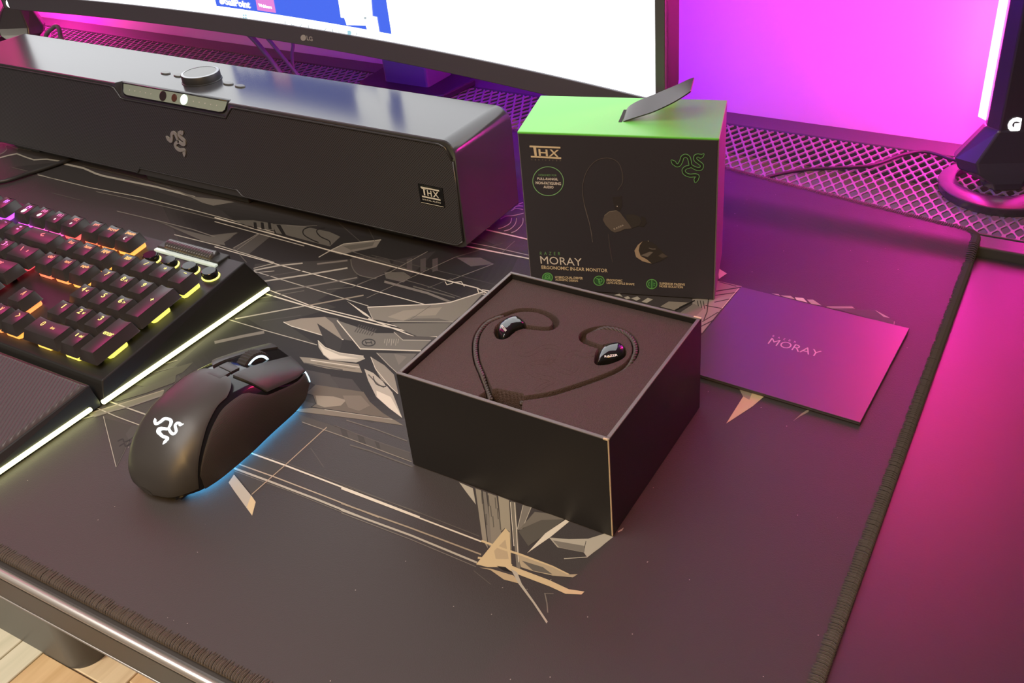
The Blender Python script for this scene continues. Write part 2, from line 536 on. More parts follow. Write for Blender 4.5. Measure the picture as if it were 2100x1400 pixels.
vv = [0, 0.2, 0.4, 0.6, 0.75, 0.83] + [0.85 + 0.15 * k / 24 for k in range(25)]
b = MB(); nI = len(xsm); nV = len(vv)
top = []; bot = []
for i in range(nI):
    for v in vv:
        x, y = mat_pt(i, v); z = mat_z(y); top.append((x, y, z)); bot.append((x, y, z - 0.0036))
fs = []
for i in range(nI - 1):
    for j in range(nV - 1):
        a = i * nV + j; fs.append((a, a + 1, a + nV + 1, a + nV)); k = nI * nV
        fs.append((k + a, k + a + nV, k + a + nV + 1, k + a + 1))
k = nI * nV
for i in range(nI - 1):
    for j, s in ((0, 1), (nV - 1, -1)):
        a = i * nV + j; q = (a, a + nV, k + a + nV, k + a); fs.append(q if s > 0 else q[::-1])
for j in range(nV - 1):
    for i, s in ((0, 1), (nI - 1, -1)):
        a = i * nV + j; q = (a + 1, a, k + a, k + a + 1); fs.append(q if s > 0 else q[::-1])
b.add(top + bot, fs)
cl = fix_normals(b.build('cloth_sheet', M['cloth'], mat_t)); smooth_by_angle(cl, 45)
# overlocked rim: a row of thread loops around the edge
rim = []
for v in np.linspace(1, 0, 2): pass
edge = [Vector((*mat_pt(i, 0), 0)) for i in range(nI - 1, -1, -1)] + [Vector((*mat_pt(0, v), 0)) for v in np.linspace(0.02, 0.98, 60)] + [Vector((*mat_pt(i, 1), 0)) for i in range(nI)]
pts = []; 
for a, c in zip(edge, edge[1:]):
    L = (c - a).length; n = max(1, int(round(L / 0.0017)))
    for q in range(n): pts.append((a.lerp(c, q / n), (c - a).normalized()))
sb = MB(); random.seed(3)
for p, t in pts:
    nrm = Vector((-t.y, t.x, 0)); z = mat_z(p.y)  # towards the inside of the mat
    w = 0.00080 * random.uniform(0.93, 1.07); sk = random.uniform(-0.00025, 0.00025)
    prof = [(-0.0006, -0.0036), (-0.0016, -0.0018), (-0.0010, -0.0001), (0.0010, 0.0009), (0.0034, 0.0008), (0.0052 + random.uniform(-0.0005, 0.0005), 0.0001)]
    rings = []
    for ii, (d, h) in enumerate(prof):
        c = p + nrm * d + t * (sk * ii / 5) + Vector((0, 0, z + h))
        hw = w * (0.9 if 0 < ii < 5 else 0.5)
        up = Vector((0, 0, 0.0006)) if 1 < ii < 5 else nrm * -0.0006
        rings.append([c - t * hw - up * 0.6, c + up * 0.5, c + t * hw - up * 0.6])
    sb.loft(rings, close=False)
tag(sb.build('stitched_rim', M['stitch'], mat_t), 'thick brown-black overlock stitching', kind='stuff')
# ---------------------------------------------------------------- line-art printed on the mat
A = Print(Vector((0, 0, 0)), Vector((0, 0, 1)), lift=0.00004, step=8e-7)
CR1 = (0.60, 0.57, 0.50); CR2 = (0.38, 0.365, 0.32); WM = (0.52, 0.43, 0.27); TN = (0.25, 0.225, 0.18)
G1 = (0.17, 0.16, 0.145); G2 = (0.105, 0.10, 0.09); G3 = (0.065, 0.062, 0.058); K = (0.012, 0.011, 0.011)


def crop(*c): A.crop = c


# centre field, in front of the sound bar
crop(440, 400, 3.044)
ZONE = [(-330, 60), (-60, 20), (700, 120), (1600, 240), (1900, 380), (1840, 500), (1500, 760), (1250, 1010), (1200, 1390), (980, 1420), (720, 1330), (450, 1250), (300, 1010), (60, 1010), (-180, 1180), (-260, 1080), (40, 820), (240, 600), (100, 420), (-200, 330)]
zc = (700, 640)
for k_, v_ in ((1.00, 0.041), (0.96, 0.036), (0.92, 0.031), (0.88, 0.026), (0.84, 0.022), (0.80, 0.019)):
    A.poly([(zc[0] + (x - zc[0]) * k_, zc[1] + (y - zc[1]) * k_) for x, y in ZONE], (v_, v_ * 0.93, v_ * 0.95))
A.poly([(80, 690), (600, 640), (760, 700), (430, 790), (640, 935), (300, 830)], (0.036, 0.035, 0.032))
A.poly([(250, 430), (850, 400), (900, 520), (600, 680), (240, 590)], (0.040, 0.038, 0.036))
A.poly([(230, 175), (460, 185), (560, 195), (720, 230), (785, 260), (720, 320), (640, 300), (450, 250), (260, 215)], G2)
for q in ([(270, 175), (300, 178), (330, 235), (300, 228)], [(330, 180), (360, 183), (390, 250), (360, 240)], [(385, 185), (410, 185), (450, 255), (425, 250)]): A.poly(q, K)
A.line([(620, 193), (560, 212), (556, 245), (600, 275), (650, 296)], 7, K, 5)
A.line([(690, 203), (638, 220), (660, 258), (715, 285), (722, 310)], 7, K, 5)
A.line([(450, 190), (560, 195), (640, 190)], 3, G1)
A.poly([(120, 330), (270, 240), (365, 245), (210, 372), (150, 345)], G3)
A.line([(115, 332), (270, 242)], 5, G1); A.line([(120, 330), (200, 420)], 5, G2)
A.poly([(650, 388), (720, 345), (805, 305), (1040, 278), (1010, 325), (860, 355), (790, 372), (722, 352)], G1)
A.poly([(800, 318), (1000, 292), (985, 318), (850, 342)], G2)
A.line([(650, 388), (722, 346), (806, 305), (1040, 279)], 5, CR2)
A.line([(760, 160), (910, 290)], 4, G3); A.line([(950, 190), (1000, 285)], 4, G3)
A.poly([(-20, 250), (140, 232), (100, 270), (20, 320), (-20, 300)], G2)
A.poly([(850, 400), (880, 375), (1090, 400), (1110, 450), (1010, 520), (900, 500), (862, 460)], (0.05, 0.045, 0.045))
for x in (930, 970, 1010): A.line([(x, 380), (x - 6, 410), (x + 20, 430)], 4, G3)
A.line([(850, 400), (862, 455), (905, 500), (1010, 522)], 6, G2, 4)
A.poly([(1100, 440), (1125, 405), (1380, 350), (1300, 430), (1220, 510), (1120, 470)], (0.035, 0.032, 0.034))
for x in (1200, 1285, 1360): A.poly([(x, 400), (x + 34, 392), (x + 34, 470), (x, 480)], (0.07, 0.062, 0.064))
A.poly([(1510, 390), (1660, 390), (1745, 430), (1600, 445)], (0.10, 0.085, 0.09))
A.poly([(1060, 480), (1180, 480), (1225, 510), (1180, 545), (1070, 520)], G2)
for L, w, c in (([(0, 140), (700, 340), (1280, 490), (1500, 545), (1640, 580), (1700, 612)], 7, CR1), ([(0, 165), (330, 255), (560, 318)], 5, CR2),
                ([(0, 322), (420, 440), (900, 570), (1340, 690), (1560, 737)], 5, CR1), ([(245, 475), (700, 612), (960, 692)], 5, CR2),
                ([(230, 590), (700, 730), (980, 800), (1240, 858), (1390, 886)], 8, CR1), ([(280, 570), (600, 690), (1010, 790), (1400, 878)], 6, CR1),
                ([(960, 770), (1250, 885), (1390, 885)], 7, CR1), ([(40, 762), (300, 840), (640, 935)], 5, CR2),
                ([(245, 470), (400, 440), (550, 425)], 8, CR2), ([(280, 542), (560, 500), (830, 455)], 9, CR2), ([(380, 602), (640, 560), (890, 515)], 8, G1),
                ([(580, 690), (930, 625)], 8, TN), ([(130, 772), (560, 692)], 7, CR2), ([(0, 920), (180, 880), (310, 855)], 18, G1), ([(250, 650), (560, 596)], 5, G2),
                ([(640, 430), (830, 408)], 10, G1), ([(300, 512), (560, 470)], 6, G3), ([(300, 785), (540, 750)], 4, G3),
                ([(890, 560), (1100, 478), (1330, 352)], 4, G1), ([(950, 642), (1280, 490), (1500, 388)], 3, G1), ([(1500, 388), (1800, 300)], 3, G2), ([(1470, 532), (1740, 430)], 4, G1),
                ([(1330, 580), (1480, 520)], 3, G2), ([(700, 590), (860, 575), (990, 520)], 4, G2), ([(1060, 540), (1330, 612), (1480, 670)], 14, G1), ([(1240, 570), (1500, 640)], 8, G2),
                ([(1080, 500), (1300, 560), (1540, 640)], 4, G2), ([(850, 350), (1100, 430), (1300, 490)], 4, G2), ([(980, 375), (1300, 450), (1600, 520), (1760, 560)], 4, G3),
                ([(1440, 540), (1450, 560), (1480, 552), (1490, 545), (1540, 540), (1560, 570)], 5, CR1), ([(1640, 580), (1650, 615), (1690, 620), (1670, 590), (1720, 600)], 7, CR1)):
    A.line(L, w, c)
A.poly([(430, 792), (540, 770), (690, 760), (740, 790), (800, 900), (690, 880), (480, 818)], (0.25, 0.225, 0.19))
A.poly([(690, 760), (770, 770), (860, 910), (800, 900), (740, 800)], (0.09, 0.085, 0.08))
A.line([(430, 792), (480, 818), (690, 880), (805, 902)], 5, CR1)
A.poly([(825, 660), (950, 742), (985, 775), (930, 745)], CR1)
A.poly([(960, 700), (1100, 690), (1380, 680), (1470, 672), (1590, 632), (1690, 598), (1560, 737), (1490, 790), (1080, 790), (990, 775)], (0.20, 0.19, 0.165))
A.poly([(1080, 760), (1180, 720), (1420, 700), (1380, 750), (1240, 755), (1180, 785)], (0.27, 0.25, 0.21))
A.poly([(1150, 790), (1260, 770), (1400, 770), (1490, 792)], (0.12, 0.115, 0.105))
A.line([(955, 700), (1380, 680), (1470, 670), (1590, 632), (1690, 600)], 6, CR1); A.line([(955, 700), (990, 780)], 5, CR2); A.line([(1080, 790), (1490, 792)], 5, CR2)
A.line([(1350, 690), (1210, 785)], 3, G2)
A.poly([(1100, 800), (1480, 798), (1400, 880), (1280, 888), (1190, 850)], (0.14, 0.135, 0.12))
A.poly([(765, 782), (880, 820), (1010, 862), (1130, 862), (1175, 905), (1350, 908), (1285, 970), (910, 960)], (0.155, 0.15, 0.135))
A.poly([(1120, 850), (1180, 905), (1350, 905), (1390, 886), (1240, 880)], (0.075, 0.07, 0.066))
A.line([(765, 782), (910, 960), (1288, 972)], 7, CR1); A.line([(1120, 855), (1176, 905), (1350, 907)], 5, CR2)
A.ring((962, 921), 40, 21, 8, (0.03, 0.03, 0.03)); A.line([(940, 921), (984, 921)], 7, (0.03, 0.03, 0.03)); A.line([(942, 912), (950, 932)], 6, (0.03, 0.03, 0.03)); A.line([(976, 910), (984, 932)], 6, (0.03, 0.03, 0.03))
for x in range(0, 110, 15): A.line([(905 + x, 808 + x * 0.25), (875 + x, 855 + x * 0.22)], 6, G3)
for x in range(0, 90, 14): A.line([(1065 + x, 898), (1060 + x, 925 + (x % 28))], 3, CR2)
A.poly([(645, 907), (690, 950), (780, 985), (925, 1003), (940, 1022), (885, 1045), (720, 1030), (680, 998), (650, 950)], CR2)
A.poly([(650, 925), (690, 960), (780, 1000), (900, 1020), (720, 1022), (682, 995)], CR1); A.line([(645, 907), (690, 950), (780, 985), (930, 1005)], 4, CR1)
A.poly([(640, 800), (800, 905), (780, 980), (700, 945)], (0.03, 0.028, 0.028))
A.poly([(530, 1010), (600, 1016), (900, 1056), (922, 1110), (700, 1082), (560, 1050)], (0.24, 0.22, 0.18))
A.line([(600, 1030), (905, 1075)], 5, CR1); A.line([(560, 1048), (800, 1092)], 6, G3); A.line([(640, 1050), (880, 1085)], 4, (0.14, 0.125, 0.10))
A.poly([(570, 1090), (720, 1120), (780, 1205), (640, 1190), (580, 1160)], (0.055, 0.052, 0.05))
A.poly([(720, 1130), (860, 1150), (930, 1240), (790, 1215)], (0.048, 0.044, 0.044))
A.poly([(935, 1085), (990, 1110), (1060, 1172), (1110, 1232), (1172, 1392), (1090, 1330), (1010, 1260), (960, 1160)], CR2)
A.poly([(1010, 1220), (1100, 1260), (1172, 1390), (1090, 1330), (1015, 1262)], CR1); A.line([(960, 1120), (1020, 1180), (1060, 1200)], 8, G2, 4)
A.line([(990, 1130), (1010, 1180), (1070, 1195), (1055, 1165)], 5, K, 4)
A.poly([(975, 1010), (1060, 1062), (1120, 1120), (1148, 1240), (1040, 1150), (1000, 1080)], (0.24, 0.225, 0.195)); A.line([(975, 1010), (1005, 1085), (1100, 1200), (1145, 1240)], 4, CR1)
A.poly([(1012, 985), (1262, 990), (1215, 1045), (1140, 1110), (1085, 1060)], (0.13, 0.125, 0.115)); A.line([(1012, 985), (1090, 1065), (1140, 1110)], 4, CR2); A.poly([(1120, 990), (1200, 1010), (1150, 1060)], G1)

# right of the mouse
crop(480, 800, 5.384)
A.poly([(700, 262), (1170, 420), (1940, 690), (1960, 780), (1200, 512), (750, 355)], (0.068, 0.062, 0.058))
for q in ([(1170, 420), (1200, 510), (1270, 535), (1240, 445)], [(1360, 490), (1385, 575), (1460, 600), (1430, 515)], [(1550, 555), (1580, 640), (1620, 655), (1600, 580)]): A.poly(q, (0.045, 0.04, 0.038))
A.poly([(790, 40), (870, 55), (905, 150), (850, 190), (1760, 325), (1640, 250), (1500, 130), (1430, 20), (900, -60)], (0.115, 0.10, 0.08))
A.poly([(900, 60), (1100, 70), (1240, 110), (1180, 170), (1000, 190), (920, 160)], TN)
A.poly([(1200, 60), (1400, 60), (1500, 170), (1380, 230), (1260, 190)], (0.16, 0.14, 0.115))
A.line([(800, 40), (870, 55), (905, 150), (850, 188)], 8, K); A.line([(850, 188), (1000, 205), (1700, 310)], 6, K)
A.poly([(655, 215), (870, 195), (1760, 322), (1872, 390), (1500, 335), (680, 232)], (0.175, 0.155, 0.125)); A.line([(1000, 215), (1750, 322)], 6, CR2)
A.poly([(0, 905), (190, 690), (560, 835), (200, 1150)], (0.052, 0.048, 0.046))
A.line([(750, 352), (1200, 510), (1960, 790)], 9, (0.22, 0.20, 0.17)); A.line([(1280, 606), (1500, 670), (1970, 845)], 15, (0.10, 0.092, 0.084)); A.line([(1240, 332), (1560, 430), (1912, 562)], 11, (0.13, 0.12, 0.108))
A.line([(1100, 385), (1560, 560), (1945, 690)], 6, (0.10, 0.09, 0.085)); A.line([(845, 640), (930, 760), (990, 850)], 6, G2)
A.line([(180, 692), (570, 832), (1300, 1112), (2050, 1402)], 17, CR1); A.line([(200, 680), (560, 800), (1300, 1075), (2050, 1362)], 7, G2)
A.line([(60, 820), (430, 952), (1000, 1170), (1600, 1405)], 13, (0.38, 0.33, 0.26)); A.line([(0, 862), (380, 1002), (900, 1200), (1410, 1405)], 22, CR2); A.line([(0, 892), (600, 1110), (1200, 1350)], 5, G1)
A.line([(195, 1152), (400, 972), (560, 832), (1025, 408)], 9, (0.36, 0.29, 0.22))
A.poly([(0, 932), (190, 1160), (240, 1235), (200, 1385), (130, 1290), (0, 1110), (-60, 1020)], CR2); A.line([(0, 925), (195, 1165)], 7, K); A.poly([(190, 1165), (240, 1235), (200, 1385), (140, 1290)], WM)

# in front of the open box
crop(700, 933, 3)
for L, w, c in (([(0, 206), (430, 368), (860, 532)], 9, CR1), ([(0, 186), (430, 335), (850, 500)], 4, G2), ([(0, 297), (430, 450), (860, 612)], 9, (0.30, 0.26, 0.20)), ([(0, 338), (430, 495), (835, 662)], 12, CR2), ([(0, 356), (430, 520), (828, 687)], 4, G1)): A.line(L, w, c)
for q, c in (([(725, 168), (810, 205), (828, 305), (770, 230)], CR2), ([(825, 205), (860, 218), (902, 575), (868, 520)], (0.24, 0.225, 0.19)), ([(870, 222), (890, 230), (936, 570), (905, 560)], G1), ([(900, 232), (955, 252), (990, 522), (925, 560)], (0.21, 0.195, 0.165)),
             ([(965, 252), (1032, 278), (1050, 620), (1035, 470), (1005, 450), (985, 470)], (0.28, 0.26, 0.21)), ([(1040, 285), (1072, 292), (1102, 705), (1078, 690)], (0.16, 0.15, 0.13))): A.poly(q, c)
for i in range(9): A.line([(862 + i * 14, 232 + i * 5 + (i % 3) * 60), (868 + i * 14, 300 + i * 5 + (i % 3) * 60)], 6, (0.09, 0.085, 0.075))
A.line([(1040, 290), (1062, 560)], 4, CR1); A.line([(1066, 292), (1090, 660)], 4, CR1)
A.poly([(1118, 308), (1168, 322), (1112, 458), (1082, 462)], G1); A.line([(1118, 310), (1084, 455)], 4, CR2); A.line([(1168, 322), (1115, 450)], 4, CR2)
A.poly([(1088, 468), (1230, 392), (1272, 360), (1372, 395), (1255, 490), (1150, 560)], (0.085, 0.08, 0.072)); A.poly([(1190, 350), (1272, 360), (1372, 395), (1230, 400), (1090, 462)], (0.14, 0.13, 0.115))
A.poly([(1143, 604), (1255, 482), (1380, 398), (1402, 410), (1290, 502)], CR1)
A.poly([(1278, 508), (1400, 518), (1520, 515), (1622, 483), (1674, 500), (1590, 572), (1512, 628), (1492, 600), (1330, 568)], CR2)
A.poly([(1300, 525), (1500, 560), (1495, 600), (1340, 568)], G1); A.line([(1370, 638), (1512, 628), (1672, 502)], 5, CR2); A.line([(1505, 530), (1495, 575)], 4, G3)
A.poly([(830, 672), (1010, 450), (1036, 478), (1046, 672), (1000, 690), (900, 690)], WM); A.poly([(940, 590), (1010, 520), (1030, 640), (950, 640)], (0.40, 0.33, 0.22))
A.line([(862, 528), (1000, 580), (1100, 612), (1300, 688), (1400, 738)], 13, WM); A.poly([(1085, 612), (1200, 655), (1300, 690), (1390, 735), (1455, 733), (1425, 753), (1300, 742), (1180, 715), (1105, 690)], (0.36, 0.31, 0.22)); A.poly([(1110, 650), (1240, 690), (1300, 735), (1180, 712)], G2)
A.line([(840, 632), (1000, 650), (1050, 680)], 12, WM)
A.poly([(830, 674), (1000, 660), (1090, 698), (1280, 770), (1400, 826), (1496, 840), (1478, 858), (1380, 854), (1280, 808), (1070, 728), (1000, 690), (900, 682)], WM)
A.poly([(850, 692), (920, 700), (1060, 742), (1100, 792), (1000, 766), (918, 708)], (0.42, 0.34, 0.22)); A.poly([(955, 682), (1010, 690), (1050, 722), (1000, 712)], K)
A.poly([(1042, 700), (1082, 722), (1110, 792), (1200, 920), (1270, 1025), (1262, 1036), (1180, 912), (1090, 792)], CR2)
A.line([(1252, 850), (1265, 910), (1270, 970)], 7, G1); A.line([(1248, 852), (1306, 853)], 4, G1); A.line([(815, 712), (920, 796)], 4, G2)
A.poly([(1700, 470), (1738, 447), (1728, 465), (1705, 476)], CR2)

# left of the mouse, along the keyboard
crop(0, 560, 3.333)
A.poly([(590, 965), (740, 915), (1000, 840), (1125, 800), (1110, 842), (900, 905), (650, 985)], (0.15, 0.145, 0.115))
A.poly([(760, 865), (1000, 770), (1205, 690), (1200, 745), (1000, 820), (800, 880)], (0.075, 0.075, 0.06))
A.poly([(900, 760), (1150, 660), (1320, 610), (1250, 680), (1000, 780)], (0.07, 0.07, 0.055))
for L, w, c in (([(740, 875), (880, 925), (1012, 972)], 9, CR2), ([(650, 917), (800, 982), (985, 1050)], 6, CR2), ([(550, 1000), (900, 908), (1125, 830)], 9, G1), ([(600, 962), (900, 870), (1120, 800)], 6, TN), ([(708, 980), (750, 1150), (795, 1326)], 5, CR2), ([(795, 1326), (850, 1220), (880, 1150)], 4, G2)): A.line(L, w, c)
A.poly([(712, 990), (900, 1040), (870, 1170), (795, 1320)], (0.047, 0.044, 0.042))
A.line([(805, 1150), (840, 1135), (850, 1155), (890, 1140)], 9, (0.02, 0.02, 0.02), 4); A.line([(815, 1185), (850, 1165), (860, 1185), (900, 1160)], 9, (0.02, 0.02, 0.02), 4)
A.poly([(860, 1100), (900, 1045), (985, 1040), (930, 1110), (880, 1140)], (0.058, 0.055, 0.053))
A.poly([(1090, 520), (1210, 480), (1260, 500), (1210, 530)], (0.10, 0.095, 0.08)); A.line([(1020, 650), (1215, 595)], 6, G1); A.line([(1010, 690), (1210, 640)], 4, G2)

# behind the open box, around the upright box and the card
crop(1400, 500, 3)
A.poly([(218, 150), (272, 183), (222, 217)], CR1)
A.poly([(200, 225), (365, 262), (300, 330), (240, 400), (120, 548), (60, 545), (60, 340), (150, 330)], (0.27, 0.25, 0.23))
for L, w in (([(205, 292), (360, 268)], 6), ([(200, 318), (330, 300)], 5), ([(160, 330), (150, 420), (130, 470)], 6), ([(195, 360), (290, 340)], 5), ([(120, 480), (220, 420)], 5), ([(110, 510), (190, 470)], 6), ([(140, 380), (250, 400)], 5), ([(225, 235), (330, 262)], 4), ([(90, 350), (100, 400)], 5), ([(108, 350), (118, 400)], 5), ([(126, 352), (136, 402)], 5)): A.line(L, w, (0.03, 0.03, 0.03))
A.line([(240, 400), (345, 275)], 4, CR1)
for q, c in (([(545, 306), (590, 310), (600, 322)], CR2), ([(600, 318), (665, 321), (692, 342), (640, 332)], CR2), ([(690, 330), (742, 334), (768, 362), (700, 346)], CR1), ([(765, 344), (802, 344), (855, 380), (790, 370)], CR2), ([(885, 384), (1040, 382), (1062, 402), (920, 402)], G1), ([(1060, 404), (1185, 407), (1302, 478), (1300, 500), (1180, 468), (940, 402)], (0.075, 0.072, 0.075)), ([(1183, 408), (1276, 457), (1236, 450)], CR2)): A.poly(q, c)
A.line([(885, 390), (1050, 392)], 4, CR2); A.line([(1302, 478), (1300, 498)], 3, CR2)
A.poly([(345, 888), (512, 930), (430, 1000), (268, 1106), (372, 940)], WM); A.poly([(372, 940), (345, 888), (430, 910), (410, 960)], TN)
A.poly([(678, 1092), (730, 1045), (785, 1010), (772, 1036), (722, 1062)], TN)
crop(1050, 400, 4.667)
for q in ([(975, 958), (1030, 945), (1060, 975)], [(1070, 980), (1110, 968), (1135, 990), (1095, 1000)], [(1140, 990), (1200, 970), (1230, 995), (1190, 1012)], [(1240, 1022), (1300, 985), (1350, 1000), (1290, 1035)]): A.poly(q, CR2)
A.poly([(1420, 1068), (1500, 1020), (1700, 1030), (1560, 1105)], (0.24, 0.22, 0.19)); A.poly([(1610, 1125), (1740, 1040), (1830, 1090), (1740, 1180)], (0.20, 0.18, 0.17)); A.line([(1560, 1105), (1750, 1010)], 12, K); A.line([(1600, 1080), (1690, 1035)], 10, K)

# between the sound bar and the upright box
crop(820, 180, 4.117)
A.line([(530, 1332), (720, 1370), (1075, 1440), (1300, 1490)], 10, CR1); A.line([(712, 1196), (900, 1238), (1080, 1280)], 10, CR1); A.line([(555, 1302), (760, 1340), (1090, 1415)], 5, CR2); A.line([(700, 1190), (640, 1250), (560, 1290)], 6, G2)
for q in ([(1040, 1100), (1035, 1150), (985, 1205), (940, 1225)], [(985, 1100), (975, 1150), (930, 1195), (880, 1210)], [(945, 1100), (930, 1145), (870, 1180), (830, 1190)], [(1045, 1060), (960, 1080), (900, 1085), (850, 1110)], [(1040, 1030), (980, 1020), (940, 1040)], [(1040, 1000), (990, 1000), (960, 1020)], [(1040, 970), (1000, 985)]): A.line(q, 6, CR2, 4)
A.line([(860, 1395), (970, 1295)], 4, G1)

# strip of mat between the keyboard and the sound bar
crop(0, 260, 3.75)
A.poly([(90, 312), (470, 270), (1100, 470), (1700, 640), (1800, 720), (1100, 560), (420, 400)], (0.036, 0.033, 0.034))
for L, w, c in (([(-10, 242), (60, 222), (130, 208), (200, 235), (260, 255), (360, 250), (470, 266)], 10, CR2), ([(-10, 218), (30, 198), (52, 178), (45, 150), (60, 140), (140, 175)], 8, G1), ([(-10, 130), (30, 128), (100, 160), (240, 185)], 5, G1), ([(490, 285), (640, 318), (740, 362), (800, 380), (1200, 462), (1500, 542)], 14, CR2), ([(640, 300), (1000, 380), (1320, 470)], 6, G2),
                ([(290, 370), (700, 470), (1100, 545), (1480, 640), (1780, 720), (2110, 812)], 6, CR2), ([(740, 500), (1100, 575), (1480, 664), (1800, 745), (2110, 822)], 5, G1), ([(90, 312), (290, 362), (420, 400)], 5, G2), ([(400, 510), (640, 570)], 4, G2), ([(900, 650), (1200, 720), (1480, 790), (1660, 850)], 7, G1), ([(1340, 830), (1700, 920), (2110, 1045)], 7, CR2), ([(1950, 1090), (2110, 1050)], 5, CR2), ([(1940, 1125), (2110, 1110)], 5, CR2), ([(1820, 950), (2000, 820)], 5, G1)): A.line(L, w, c)
A.poly([(1320, 475), (1500, 540), (1700, 562), (1805, 580), (1640, 608), (1560, 586)], G1)
A.poly([(1190, 718), (1400, 790), (1640, 850), (1835, 814), (1720, 880), (1735, 915), (1560, 880)], G2)
A.poly([(1790, 720), (1950, 720), (2100, 745), (2110, 800), (1900, 760)], G2)
for x in (1950, 2005, 2060): A.poly([(x, 735), (x + 22, 738), (x + 30, 790), (x + 5, 785)], K)
tag(A.mb.build('printed_artwork', M['ink'], mat_t, attr=True), 'pale cream and grey line-art of armour shards and crossing lines', kind='stuff')
# ---------------------------------------------------------------- sound bar
M['grille'] = grille_fabric()
SX0, SX1, SY0, SY1, SZ0, SZ1 = -0.9495, -0.3495, 0.366, 0.4445, 0.0097, 0.0984
NX0, NX1, NZ = -0.7095, -0.5775, 0.0874
sbar = thing('sound_bar', 'long black desktop sound bar with a top dial under the monitor', 'speaker', ((SX0 + SX1) / 2, 0.405, 0.0))
bm_ = MB()


def end_round(x, r=0.0105):
    d = min(x - SX0, SX1 - x)
    return 0.0 if d >= r else r - math.sqrt(max(0.0, r * r - (r - d) ** 2))


xs_ = [SX0 + 0.0105 * (1 - math.cos(math.radians(a))) for a in range(0, 91, 10)]
xs_ = xs_ + [SX0 + 0.0112, SX0 + 0.016, NX0 - 0.006, NX0 - 0.003, NX0, NX1, NX1 + 0.003, NX1 + 0.006, SX1 - 0.016, SX1 - 0.0112] + [SX0 + SX1 - x for x in reversed(xs_)]
rings = []
for x in xs_:
    e = end_round(x); eb = e * 0.35
    cut = 0.006 if NX0 - 1e-6 <= x <= NX1 + 1e-6 else 0.0
    zt, zb = SZ1 - e, SZ0 + eb
    lz = NZ if cut else zt - 0.0012
    rings.append([(x, SY0, zb), (x, SY0, lz), (x, SY0 + (cut or 0.0004), zt - 0.0004), (x, SY0 + (cut + 0.0014), zt), (x, SY1 - 0.004, zt), (x, SY1 - 0.001, zt - 0.0015), (x, SY1, zt - 0.005), (x, SY1, zb)])
bm_.loft(rings)
body = fix_normals(bm_.build('cabinet', M['plastic'], sbar)); smooth_by_angle(body, 13)
# front mesh in a raised rim, lower where the sensor window dips
g = MB(); n = 120
cols = []
for i in range(n + 1):
    x = SX0 + 0.003 + (SX1 - SX0 - 0.006) * i / n
    e = end_round(x - 0.003 if x < -0.65 else x + 0.003, 0.011)
    zt = SZ1 - 0.0042 - e; zb = SZ0 + 0.0024 + 0.4 * e
    t = max(0.0, min(1.0, (x - (NX0 - 0.005)) / 0.006)) * max(0.0, min(1.0, ((NX1 + 0.005) - x) / 0.006))
    zt = zt * (1 - t) + (NZ - 0.0036) * t
    if -0.718 < x < -0.586: zb = 0.0172
    cols.append((x, zb, zt))
y0 = SY0 - 0.0006
g.loft([[(x, SY0 + 0.001, zb), (x, y0, zb), (x, y0, zt), (x, SY0 + 0.001, zt)] for x, zb, zt in cols], close=False, cap=False)
tag(fix_normals(g.build('grille', M['grille'], sbar)), 'fine black perforated front mesh')
rim_pts = []
for x, zb, zt in cols: rim_pts.append((x, SY0 - 0.0006, zt + 0.0011))
rb = MB()
rb.tube(rim_pts, 0.0009, 6)
rb.tube([(x, SY0 - 0.0006, zb - 0.0008) for x, zb, zt in cols], 0.0007, 6)
for s in (0, -1):
    x, zb, zt = cols[s]; rb.tube([(x + (0.0008 if s else -0.0008), SY0 - 0.0006, zb), (x + (0.0008 if s else -0.0008), SY0 - 0.0006, zt)], 0.0008, 6)
rb.build('grille_rim', M['plastic'], sbar, smooth=True)
# sensor window on the chamfered top edge
nv = Vector((0, -(SZ1 - NZ), 0.006)).normalized(); ud = Vector((0, 0.006, SZ1 - NZ)).normalized()
Wo = Vector(((NX0 + NX1) / 2, SY0, NZ)) + nv * 0.0003; hw = (NX1 - NX0) / 2; hh = (Vector((0, 0.006, SZ1 - NZ))).length
M['window'] = mat('grey_green_sensor_window', (0.27, 0.33, 0.285), 0.28)
out = []
for a, v in ((-hw + 0.003, hh - 0.0012), (-hw + 0.0045, 0.004), (-hw + 0.0065, 0.0017), (-hw + 0.010, 0.0009), (hw - 0.010, 0.0009), (hw - 0.0055, 0.0017), (hw - 0.003, 0.004), (hw - 0.002, hh - 0.0012)):
    out.append(Wo + Vector((a, 0, 0)) + ud * v)
MB().prism(out, nv * 0.0007).build('sensor_window', M['window'], sbar)
sw = sbar.children[-1]
rr = MB(); rr.tube([p + nv * 0.0005 for p in out] + [out[0] + nv * 0.0005], 0.0007, 6); rr.build('window_rim', M['gloss'], sbar, smooth=True)
for x, r, m, nm in ((-0.6548, 0.0041, mat('dark_lens', (0.03, 0.0195, 0.024), 0.2), 'lens'), (-0.6409, 0.0032, mat('brown_lens', (0.09, 0.035, 0.025), 0.2), 'lens'), (-0.6292, 0.0043, mat('pale_mint_lamp', (0.8, 0.95, 0.88), 0.4, emit=(0.7, 1.0, 0.86), power=0.75), 'indicator_lamp')):
    c = Wo + Vector((x - Wo.x, 0, 0)) + ud * 0.0062
    d = MB(); d.loft([[c + nv * h + Vector((k * r * math.cos(a), 0, 0)) + ud * (k * r * 1.05 * math.sin(a)) for a in [2 * math.pi * q / 24 for q in range(24)]] for h, k in ((0.0004, 1), (0.0011, 1), (0.0013, 0.85))]).build(nm, m, sw, smooth=False)
